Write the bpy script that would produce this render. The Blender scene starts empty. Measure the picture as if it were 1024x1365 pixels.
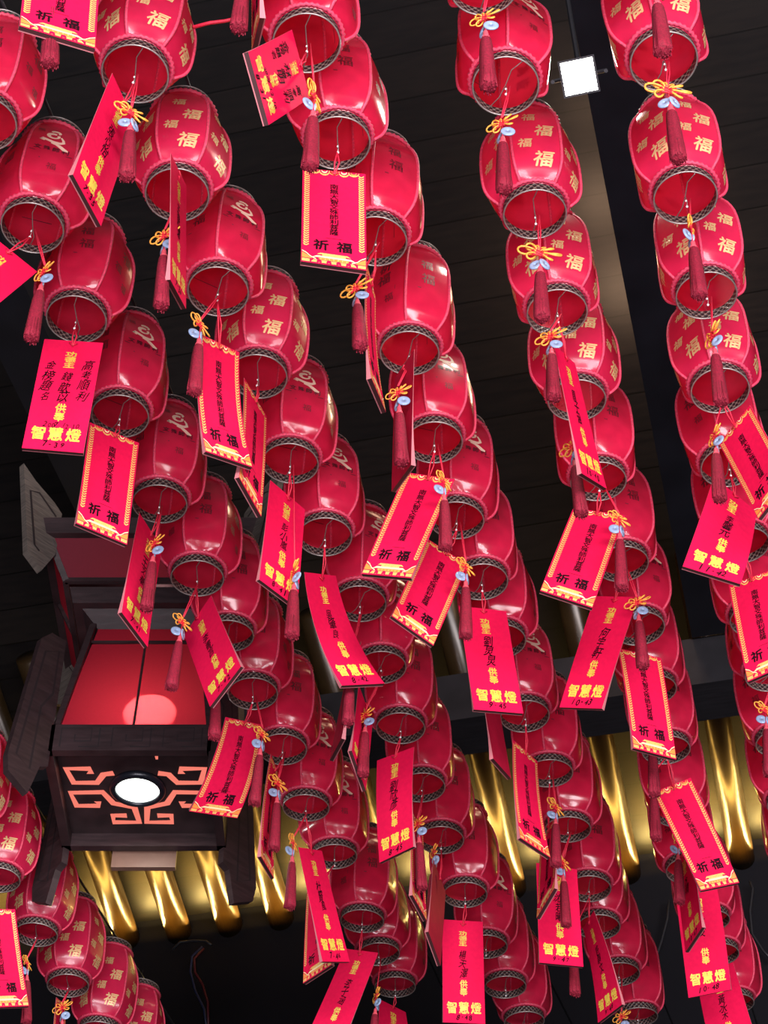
import bpy, bmesh, math, random
from mathutils import Vector, Matrix
random.seed(7)
C = bpy.context.scene.collection
PI = math.pi
DIRS = {}
LANTERNS = {
 (0, 0): (-1.784, 6.987, 6.6, 'fu'),
 (0, 1): (-1.708, 7.409, 6.6, 'fu'),
 (0, 2): (-1.594, 7.85, 6.6, 'fu'),
 (0, 3): (-1.498, 8.29, 6.6, 'fu'),
 (0, 4): (-1.393, 8.711, 6.6, 'fu'),
 (0, 5): (-1.29, 9.1, 6.6, 'fu'),
 (1, 0): (-1.199, 3.43, 6.6, 'faded'),
 (1, 1): (-1.102, 3.819, 6.6, 'logo'),
 (1, 2): (-1.005, 4.191, 6.6, 'faded'),
 (1, 3): (-0.903, 4.621, 6.6, 'logo'),
 (1, 4): (-0.802, 5.048, 6.6, 'logo'),
 (1, 5): (-0.694, 5.44, 6.6, 'faded'),
 (1, 6): (-0.599, 5.778, 6.61, 'faded'),
 (1, 7): (-0.52, 6.127, 6.61, 'faded'),
 (1, 8): (-0.414, 6.472, 6.6, 'faded'),
 (1, 9): (-0.33, 6.874, 6.6, 'logo'),
 (1, 10): (-0.216, 7.231, 6.6, 'logo'),
 (1, 11): (-0.099, 7.738, 6.6, 'faded'),
 (1, 12): (-0.025, 8.095, 6.65, 'faded'),
 (1, 13): (0.054, 8.436, 6.68, 'faded'),
 (2, 0): (-0.73, 3.257, 6.6, 'fu'),
 (2, 1): (-0.639, 3.692, 6.6, 'fu'),
 (2, 2): (-0.535, 4.075, 6.6, 'logo'),
 (2, 3): (-0.423, 4.44, 6.6, 'fu'),
 (2, 4): (-0.328, 4.846, 6.6, 'logo'),
 (2, 5): (-0.215, 5.218, 6.6, 'logo'),
 (2, 6): (-0.09, 5.582, 6.6, 'logo'),
 (2, 7): (-0.012, 5.954, 6.6, 'logo'),
 (2, 8): (0.067, 6.334, 6.6, 'faded'),
 (2, 9): (0.157, 6.731, 6.6, 'faded'),
 (2, 10): (0.246, 7.108, 6.6, 'faded'),
 (2, 11): (0.362, 7.527, 6.6, 'faded'),
 (2, 12): (0.471, 7.951, 6.6, 'logo'),
 (2, 13): (0.576, 8.303, 6.6, 'faded'),
 (2, 14): (0.684, 8.654, 6.62, 'faded'),
 (3, 0): (-0.224, 3.153, 6.6, 'faded'),
 (3, 1): (-0.14, 3.5, 6.6, 'faded'),
 (3, 2): (-0.026, 3.872, 6.6, 'faded'),
 (3, 3): (0.085, 4.337, 6.6, 'faded'),
 (3, 4): (0.174, 4.745, 6.6, 'logo'),
 (3, 5): (0.262, 5.132, 6.6, 'logo'),
 (3, 6): (0.364, 5.471, 6.61, 'faded'),
 (3, 7): (0.449, 5.821, 6.62, 'faded'),
 (3, 8): (0.565, 6.257, 6.6, 'logo'),
 (3, 9): (0.684, 6.633, 6.6, 'faded'),
 (3, 10): (0.788, 7.03, 6.6, 'faded'),
 (3, 11): (0.911, 7.479, 6.6, 'faded'),
 (3, 12): (0.984, 7.834, 6.63, 'faded'),
 (3, 13): (1.104, 8.19, 6.6, 'faded'),
 (3, 14): (1.227, 8.577, 6.6, 'faded'),
 (4, 0): (0.282, 2.963, 6.6, 'fu'),
 (4, 1): (0.359, 3.305, 6.61, 'logo'),
 (4, 2): (0.47, 3.766, 6.6, 'fu'),
 (4, 3): (0.564, 4.163, 6.6, 'fu'),
 (4, 4): (0.655, 4.548, 6.6, 'fu'),
 (4, 5): (0.758, 4.935, 6.6, 'faded'),
 (4, 6): (0.877, 5.362, 6.6, 'faded'),
 (4, 7): (0.973, 5.723, 6.6, 'logo'),
 (4, 8): (1.057, 6.092, 6.6, 'faded'),
 (4, 9): (1.153, 6.477, 6.6, 'faded'),
 (4, 10): (1.251, 6.911, 6.6, 'faded'),
 (4, 11): (1.338, 7.334, 6.6, 'faded'),
 (4, 12): (1.471, 7.738, 6.6, 'faded'),
 (4, 13): (1.561, 8.079, 6.64, 'faded'),
 (4, 14): (1.676, 8.452, 6.6, 'faded'),
 (5, 0): (0.816, 3.214, 6.6, 'fu'),
 (5, 1): (0.932, 3.703, 6.6, 'fu'),
 (5, 2): (1.042, 4.091, 6.6, 'fu'),
 (5, 3): (1.136, 4.504, 6.6, 'fu'),
 (5, 4): (1.21, 4.861, 6.6, 'faded'),
 (5, 5): (1.309, 5.262, 6.6, 'faded'),
 (5, 6): (1.412, 5.667, 6.6, 'faded'),
 (5, 7): (1.516, 6.011, 6.61, 'logo'),
 (5, 8): (1.612, 6.427, 6.6, 'faded'),
 (5, 9): (1.716, 6.847, 6.6, 'faded'),
 (5, 10): (1.824, 7.276, 6.6, 'faded'),
 (2, -1): (-0.813, 2.827, 6.6, 'fu'),
 (3, -1): (-0.3, 2.818, 6.6, 'faded'),
 (5, -1): (0.697, 2.75, 6.6, 'fu'),
}
TAGS = [
 {'id': 'T1', 'pr': 'B', 'lan': (2, -1), 'pos': [-0.8704, 2.8012, 6.4875], 'rot': [[0.9443, -0.0661, 0.3224], [0.3235, 0.0066, -0.9462], [0.0604, 0.9978, 0.0276]], 'kap': 0.021, 'tau': -0.052, 'w': 0.1999, 'l': 0.429, 'txt': ()},
 {'id': 'T2', 'pr': 'A', 'lan': (2, 0), 'pos': [-0.7524, 3.269, 6.4878], 'rot': [[0.2664, 0.1744, 0.948], [0.963, -0.0901, -0.254], [0.0412, 0.9805, -0.1919]], 'kap': 0.056, 'tau': 0.039, 'w': 0.1896, 'l': 0.4439, 'txt': ('張心怡', '7-35')},
 {'id': 'T3', 'pr': 'A', 'lan': (2, 1), 'pos': [-0.6173, 3.5406, 6.5215], 'rot': [[0.155, -0.0362, 0.9873], [0.9095, -0.385, -0.1569], [0.3858, 0.9222, -0.0268]], 'kap': -0.001, 'tau': -0.001, 'w': 0.1861, 'l': 0.4229, 'txt': ('王思遠', '7-36')},
 {'id': 'T4', 'pr': 'A', 'lan': (1, 1), 'pos': [-1.1499, 3.803, 6.4665], 'rot': [[0.7794, 0.4056, 0.4775], [0.4564, 0.1546, -0.8762], [-0.4292, 0.9009, -0.0646]], 'kap': -0.023, 'tau': 0.05, 'w': 0.208, 'l': 0.4416, 'txt': ('陳國華', '7-33')},
 {'id': 'T5', 'pr': 'A', 'lan': (3, 0), 'pos': [-0.2322, 3.0947, 6.4023], 'rot': [[0.251, 0.2168, 0.9434], [0.8588, 0.3998, -0.3204], [-0.4466, 0.8906, -0.0858]], 'kap': -0.015, 'tau': 0.006, 'w': 0.1936, 'l': 0.4262, 'txt': ('林曉明', '8-31')},
 {'id': 'T6', 'pr': 'B', 'lan': (3, -1), 'pos': [-0.3462, 2.6594, 6.5227], 'rot': [[0.1945, -0.018, -0.9807], [-0.8548, -0.4935, -0.1605], [-0.4811, 0.8695, -0.1114]], 'kap': -0.002, 'tau': 0.021, 'w': 0.1849, 'l': 0.403, 'txt': ()},
 {'id': 'T7', 'pr': 'B', 'lan': (3, 1), 'pos': [-0.1489, 3.5242, 6.4922], 'rot': [[0.9912, -0.0152, 0.1318], [0.1314, -0.0261, -0.991], [0.0185, 0.9995, -0.0239]], 'kap': -0.009, 'tau': -0.067, 'w': 0.1887, 'l': 0.4363, 'txt': ()},
 {'id': 'T8', 'pr': 'B', 'lan': (3, 2), 'pos': [-0.0397, 3.9361, 6.4856], 'rot': [[0.1512, 0.0423, 0.9876], [0.9609, -0.2408, -0.1368], [0.232, 0.9697, -0.077]], 'kap': 0.196, 'tau': 0.085, 'w': 0.1859, 'l': 0.4397, 'txt': ()},
 {'id': 'T9', 'pr': 'D', 'lan': (3, 3), 'pos': [0.0669, 4.3126, 6.5203], 'rot': [[0.3334, 0.0293, -0.9423], [-0.9023, -0.2799, -0.328], [-0.2733, 0.9596, -0.0669]], 'kap': -0.001, 'tau': 0.007, 'w': 0.1867, 'l': 0.4316, 'txt': ()},
 {'id': 'T10', 'pr': 'B', 'lan': (3, 4), 'pos': [0.1591, 4.7909, 6.483], 'rot': [[0.9279, 0.3339, -0.1659], [-0.1508, -0.071, -0.986], [-0.3411, 0.9399, -0.0156]], 'kap': -0.038, 'tau': 0.104, 'w': 0.1809, 'l': 0.4586, 'txt': ()},
 {'id': 'T11', 'pr': 'B', 'lan': (3, 5), 'pos': [0.226, 5.1845, 6.4965], 'rot': [[0.8306, 0.2792, 0.4818], [0.4644, 0.1302, -0.876], [-0.3073, 0.9514, -0.0215]], 'kap': -0.049, 'tau': -0.055, 'w': 0.1781, 'l': 0.4411, 'txt': ()},
 {'id': 'T12', 'pr': 'B', 'lan': (2, 2), 'pos': [-0.5252, 4.1419, 6.426], 'rot': [[0.6464, 0.0282, 0.7625], [0.7018, -0.4144, -0.5795], [0.2996, 0.9097, -0.2876]], 'kap': 0.364, 'tau': 0.125, 'w': 0.1845, 'l': 0.4272, 'txt': ()},
 {'id': 'T13', 'pr': 'B', 'lan': (2, 3), 'pos': [-0.4253, 4.4266, 6.4826], 'rot': [[0.3468, -0.0368, 0.9372], [0.9374, -0.0197, -0.3477], [0.0313, 0.9991, 0.0276]], 'kap': -0.063, 'tau': -0.03, 'w': 0.1917, 'l': 0.4545, 'txt': ()},
 {'id': 'T14', 'pr': 'A', 'lan': (1, 2), 'pos': [-1.0017, 4.1913, 6.4931], 'rot': [[0.9976, 0.0649, 0.0235], [0.0348, -0.1804, -0.983], [-0.0595, 0.9815, -0.1822]], 'kap': -0.005, 'tau': -0.032, 'w': 0.1909, 'l': 0.4363, 'txt': ('錢歆苡', '7-39')},
 {'id': 'T15', 'pr': 'B', 'lan': (1, 3), 'pos': [-0.9107, 4.6029, 6.4994], 'rot': [[0.8294, 0.0041, 0.5587], [0.5569, -0.0863, -0.8261], [0.0449, 0.9963, -0.0738]], 'kap': -0.017, 'tau': -0.033, 'w': 0.1885, 'l': 0.4387, 'txt': ()},
 {'id': 'T16', 'pr': 'A', 'lan': (1, 4), 'pos': [-0.8234, 5.0538, 6.4736], 'rot': [[0.334, 0.0611, 0.9406], [0.9425, -0.0317, -0.3327], [0.0095, 0.9976, -0.0682]], 'kap': 0.048, 'tau': 0.038, 'w': 0.1939, 'l': 0.456, 'txt': ('王文華', '7-41')},
 {'id': 'T17', 'pr': 'A', 'lan': (1, 5), 'pos': [-0.6882, 5.4992, 6.4698], 'rot': [[0.5442, -0.2877, -0.7881], [-0.7706, 0.2, -0.6052], [0.3318, 0.9366, -0.1128]], 'kap': -0.024, 'tau': -0.052, 'w': 0.194, 'l': 0.4389, 'txt': ('李書言', '7-42')},
 {'id': 'T18', 'pr': 'A', 'lan': (2, 4), 'pos': [-0.3344, 4.885, 6.4839], 'rot': [[0.6076, 0.0345, 0.7935], [0.7938, -0.0617, -0.6051], [0.028, 0.9975, -0.0649]], 'kap': -0.013, 'tau': 0.034, 'w': 0.1896, 'l': 0.4386, 'txt': ('彭小嵐', '8-41')},
 {'id': 'T19', 'pr': 'A', 'lan': (2, 5), 'pos': [-0.2303, 5.2754, 6.4706], 'rot': [[0.5734, -0.1491, 0.8056], [0.6471, -0.5207, -0.5569], [0.5025, 0.8406, -0.202]], 'kap': 0.528, 'tau': 0.31, 'w': 0.1896, 'l': 0.4498, 'txt': ('吳肇良', '8-42')},
 {'id': 'T20', 'pr': 'A', 'lan': (3, 6), 'pos': [0.3638, 5.4895, 6.4948], 'rot': [[0.9395, -0.1016, 0.3271], [0.3112, -0.1453, -0.9392], [0.143, 0.9842, -0.1049]], 'kap': 0.008, 'tau': 0.012, 'w': 0.1903, 'l': 0.4424, 'txt': ('劉炅炅', '9-45')},
 {'id': 'T21', 'pr': 'B', 'lan': (4, 5), 'pos': [0.7544, 4.9769, 6.4928], 'rot': [[0.939, 0.3248, -0.1129], [-0.1199, 0.0015, -0.9928], [-0.3223, 0.9458, 0.0403]], 'kap': -0.014, 'tau': -0.23, 'w': 0.1847, 'l': 0.4353, 'txt': ()},
 {'id': 'T22', 'pr': 'A', 'lan': (4, 6), 'pos': [0.8503, 5.3994, 6.4728], 'rot': [[0.7659, 0.3453, -0.5424], [-0.4663, -0.2825, -0.8383], [-0.4427, 0.8949, -0.0553]], 'kap': -0.058, 'tau': 0.057, 'w': 0.1887, 'l': 0.4569, 'txt': ('何宇軒', '10-43')},
 {'id': 'T23', 'pr': 'B', 'lan': (4, 7), 'pos': [0.9663, 5.735, 6.4876], 'rot': [[0.9121, -0.0643, 0.4048], [0.4019, -0.0542, -0.9141], [0.0807, 0.9965, -0.0236]], 'kap': -0.093, 'tau': -0.071, 'w': 0.1879, 'l': 0.4465, 'txt': ()},
 {'id': 'T24', 'pr': 'A', 'lan': (4, 3), 'pos': [0.5847, 4.2312, 6.475], 'rot': [[0.4551, -0.1557, 0.8767], [0.7971, -0.3676, -0.479], [0.3969, 0.9168, -0.0432]], 'kap': 0.033, 'tau': 0.072, 'w': 0.184, 'l': 0.4572, 'txt': ('周子涵', '10-40')},
 {'id': 'T25', 'pr': 'B', 'lan': (5, 3), 'pos': [1.1816, 4.5762, 6.5105], 'rot': [[0.5263, -0.1852, -0.8299], [-0.8251, 0.1247, -0.5511], [0.2056, 0.9747, -0.0872]], 'kap': 0.057, 'tau': 0.053, 'w': 0.1743, 'l': 0.4242, 'txt': ()},
 {'id': 'T26', 'pr': 'A', 'lan': (5, 4), 'pos': [1.2175, 4.8706, 6.4748], 'rot': [[0.773, 0.2539, 0.5813], [0.5585, 0.162, -0.8135], [-0.3007, 0.9536, -0.0166]], 'kap': -0.177, 'tau': 0.459, 'w': 0.198, 'l': 0.4437, 'txt': ('李馨元', '11-42')},
 {'id': 'T27', 'pr': 'B', 'lan': (5, 5), 'pos': [1.3358, 5.3147, 6.4918], 'rot': [[0.8746, 0.0161, -0.4847], [-0.4848, 0.0533, -0.873], [0.0118, 0.9984, 0.0544]], 'kap': -0.143, 'tau': 0.126, 'w': 0.1791, 'l': 0.4443, 'txt': ()},
 {'id': 'T28', 'pr': 'B', 'lan': (3, 8), 'pos': [0.5618, 6.3051, 6.4664], 'rot': [[0.5616, 0.0397, 0.8265], [0.8251, -0.1026, -0.5557], [0.0628, 0.9939, -0.0904]], 'kap': 0.193, 'tau': 0.109, 'w': 0.1909, 'l': 0.453, 'txt': ()},
 {'id': 'T29', 'pr': 'B', 'lan': (4, 9), 'pos': [1.1717, 6.5499, 6.4785], 'rot': [[0.9322, -0.2949, -0.2098], [-0.2315, -0.0404, -0.972], [0.2782, 0.9547, -0.106]], 'kap': -0.114, 'tau': -0.343, 'w': 0.166, 'l': 0.4844, 'txt': ()},
 {'id': 'T30', 'pr': 'A', 'lan': (3, 10), 'pos': [0.7362, 7.1045, 6.4646], 'rot': [[0.9375, 0.0058, 0.3479], [0.343, -0.1829, -0.9214], [0.0583, 0.9831, -0.1734]], 'kap': 0.018, 'tau': 0.12, 'w': 0.19, 'l': 0.4409, 'txt': ('沈若曦', '9-47')},
 {'id': 'T31', 'pr': 'B', 'lan': (3, 9), 'pos': [0.6816, 6.7622, 6.4183], 'rot': [[0.3478, 0.1012, -0.9321], [-0.9271, 0.185, -0.3259], [0.1394, 0.9775, 0.1581]], 'kap': 0.002, 'tau': 0.013, 'w': 0.1858, 'l': 0.4285, 'txt': ()},
 {'id': 'T32', 'pr': 'A', 'lan': (3, 11), 'pos': [0.9035, 7.5266, 6.4722], 'rot': [[0.1629, -0.2353, -0.9582], [-0.9759, -0.1815, -0.1213], [-0.1454, 0.9548, -0.2592]], 'kap': 0.168, 'tau': -0.327, 'w': 0.1924, 'l': 0.4369, 'txt': ('許靜文', '9-48')},
 {'id': 'T33', 'pr': 'A', 'lan': (4, 11), 'pos': [1.3554, 7.3063, 6.4926], 'rot': [[0.996, -0.0608, 0.0661], [0.0532, -0.194, -0.9796], [0.0724, 0.9791, -0.19]], 'kap': -0.195, 'tau': 0.463, 'w': 0.1857, 'l': 0.4648, 'txt': ('林友', '10-48')},
 {'id': 'T34', 'pr': 'A', 'lan': (4, 10), 'pos': [1.258, 6.9727, 6.4448], 'rot': [[0.2689, 0.0046, -0.9632], [-0.9631, 0.017, -0.2688], [0.0151, 0.9998, 0.009]], 'kap': 0.0, 'tau': 0.013, 'w': 0.1867, 'l': 0.4321, 'txt': ('方晴', '10-47')},
 {'id': 'T35', 'pr': 'A', 'lan': (4, 12), 'pos': [1.4765, 7.7639, 6.3668], 'rot': [[0.6861, -0.1518, -0.7115], [-0.7192, -0.2895, -0.6317], [-0.1101, 0.9451, -0.3078]], 'kap': -0.078, 'tau': -0.411, 'w': 0.2096, 'l': 0.4044, 'txt': ('黃水木', '10-49')},
 {'id': 'T36', 'pr': 'A', 'lan': (1, 9), 'pos': [-0.31, 6.9454, 6.4415], 'rot': [[0.4966, -0.2278, 0.8375], [0.7565, -0.3594, -0.5464], [0.4255, 0.9049, -0.0061]], 'kap': 0.021, 'tau': 0.103, 'w': 0.188, 'l': 0.4832, 'txt': ('杜賢風', '7-46')},
 {'id': 'T37', 'pr': 'B', 'lan': (1, 10), 'pos': [-0.284, 7.2424, 6.4787], 'rot': [[0.5376, -0.001, -0.8432], [-0.8432, -0.0116, -0.5375], [-0.0092, 0.9999, -0.007]], 'kap': -0.029, 'tau': -0.129, 'w': 0.1907, 'l': 0.4516, 'txt': ()},
 {'id': 'T38', 'pr': 'A', 'lan': (1, 11), 'pos': [-0.1, 7.7574, 6.4578], 'rot': [[0.777, 0.3542, -0.5204], [-0.4791, -0.2035, -0.8538], [-0.4083, 0.9128, 0.0116]], 'kap': 0.053, 'tau': -0.13, 'w': 0.191, 'l': 0.4785, 'txt': ('李子涵', '7-48')},
 {'id': 'T39', 'pr': 'A', 'lan': (2, 11), 'pos': [0.3477, 7.5489, 6.4811], 'rot': [[0.9639, 0.0016, 0.2663], [0.2495, -0.3555, -0.9008], [0.0932, 0.9347, -0.3431]], 'kap': 0.019, 'tau': 0.061, 'w': 0.1887, 'l': 0.4465, 'txt': ('楊天澤', '8-48')},
 {'id': 'T40', 'pr': 'A', 'lan': (2, 8), 'pos': [0.0462, 6.3549, 6.4883], 'rot': [[0.7994, 0.0571, -0.5981], [-0.595, -0.0622, -0.8013], [-0.083, 0.9964, -0.0157]], 'kap': -0.2, 'tau': 0.144, 'w': 0.1852, 'l': 0.4465, 'txt': ('劉欣彥', '8-45')},
 {'id': 'T41', 'pr': 'A', 'lan': (2, 7), 'pos': [-0.0707, 5.9887, 6.4489], 'rot': [[0.2846, 0.049, 0.9574], [0.9148, 0.2848, -0.2865], [-0.2867, 0.9573, 0.0362]], 'kap': 0.0, 'tau': -0.013, 'w': 0.1871, 'l': 0.4354, 'txt': ('孫悅', '8-44')},
 {'id': 'T42', 'pr': 'D', 'lan': (2, 6), 'pos': [-0.1111, 5.7267, 6.4825], 'rot': [[0.2696, 0.1573, -0.95], [-0.9437, -0.1534, -0.2932], [-0.1919, 0.9756, 0.1071]], 'kap': 0.002, 'tau': 0.017, 'w': 0.1861, 'l': 0.4196, 'txt': ()},
 {'id': 'T43', 'pr': 'B', 'lan': (1, 8), 'pos': [-0.4386, 6.4395, 6.4936], 'rot': [[0.1467, 0.1242, 0.9813], [0.9816, -0.141, -0.1289], [0.1223, 0.9822, -0.1426]], 'kap': 0.185, 'tau': 0.082, 'w': 0.1886, 'l': 0.4569, 'txt': ()},
 {'id': 'T44', 'pr': 'B', 'lan': (1, 7), 'pos': [-0.554, 6.1745, 6.5118], 'rot': [[0.6799, 0.1309, 0.7215], [0.6582, -0.5427, -0.5218], [0.3233, 0.8297, -0.4551]], 'kap': -0.505, 'tau': 0.505, 'w': 0.1955, 'l': 0.3927, 'txt': ()},
 {'id': 'T45', 'pr': 'B', 'lan': (2, 9), 'pos': [0.1335, 6.7477, 6.4511], 'rot': [[0.3134, -0.0188, 0.9494], [0.9495, 0.0238, -0.313], [-0.0167, 0.9995, 0.0253]], 'kap': -0.0, 'tau': -0.001, 'w': 0.1872, 'l': 0.4374, 'txt': ()},
 {'id': 'T46', 'pr': 'D', 'lan': (2, 10), 'pos': [0.2355, 7.0872, 6.4042], 'rot': [[0.2908, 0.0689, 0.9543], [0.9202, 0.2529, -0.2987], [-0.2619, 0.965, 0.0102]], 'kap': -0.001, 'tau': -0.015, 'w': 0.1887, 'l': 0.4427, 'txt': ()},
 {'id': 'T47', 'pr': 'A', 'lan': (1, 13), 'pos': [0.0399, 8.4692, 6.6004], 'rot': [[0.7472, -0.0693, 0.661], [0.6642, 0.1156, -0.7386], [-0.0252, 0.9909, 0.1324]], 'kap': -0.18, 'tau': 0.427, 'w': 0.1732, 'l': 0.3976, 'txt': ('趙明', '7-49')},
 {'id': 'T48', 'pr': 'B', 'lan': (0, 1), 'pos': [-1.7083, 7.4339, 6.466], 'rot': [[0.835, -0.1965, 0.514], [0.4674, -0.2397, -0.8509], [0.2904, 0.9507, -0.1083]], 'kap': 0.109, 'tau': 0.077, 'w': 0.1951, 'l': 0.4528, 'txt': ()},
 {'id': 'T49', 'pr': 'B', 'lan': (0, 3), 'pos': [-1.5231, 8.294, 6.5218], 'rot': [[0.0735, -0.0196, 0.9971], [0.9329, -0.352, -0.0757], [0.3524, 0.9358, -0.0076]], 'kap': 0.03, 'tau': 0.205, 'w': 0.1857, 'l': 0.3215, 'txt': ()},
 {'id': 'T57', 'pr': 'D', 'lan': (3, 7), 'pos': [0.3952, 5.9223, 6.5402], 'rot': [[0.4131, -0.1144, 0.9035], [0.8938, -0.1393, -0.4263], [0.1746, 0.9836, 0.0447]], 'kap': 0.001, 'tau': -0.006, 'w': 0.1859, 'l': 0.4176, 'txt': ()},
]
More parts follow.
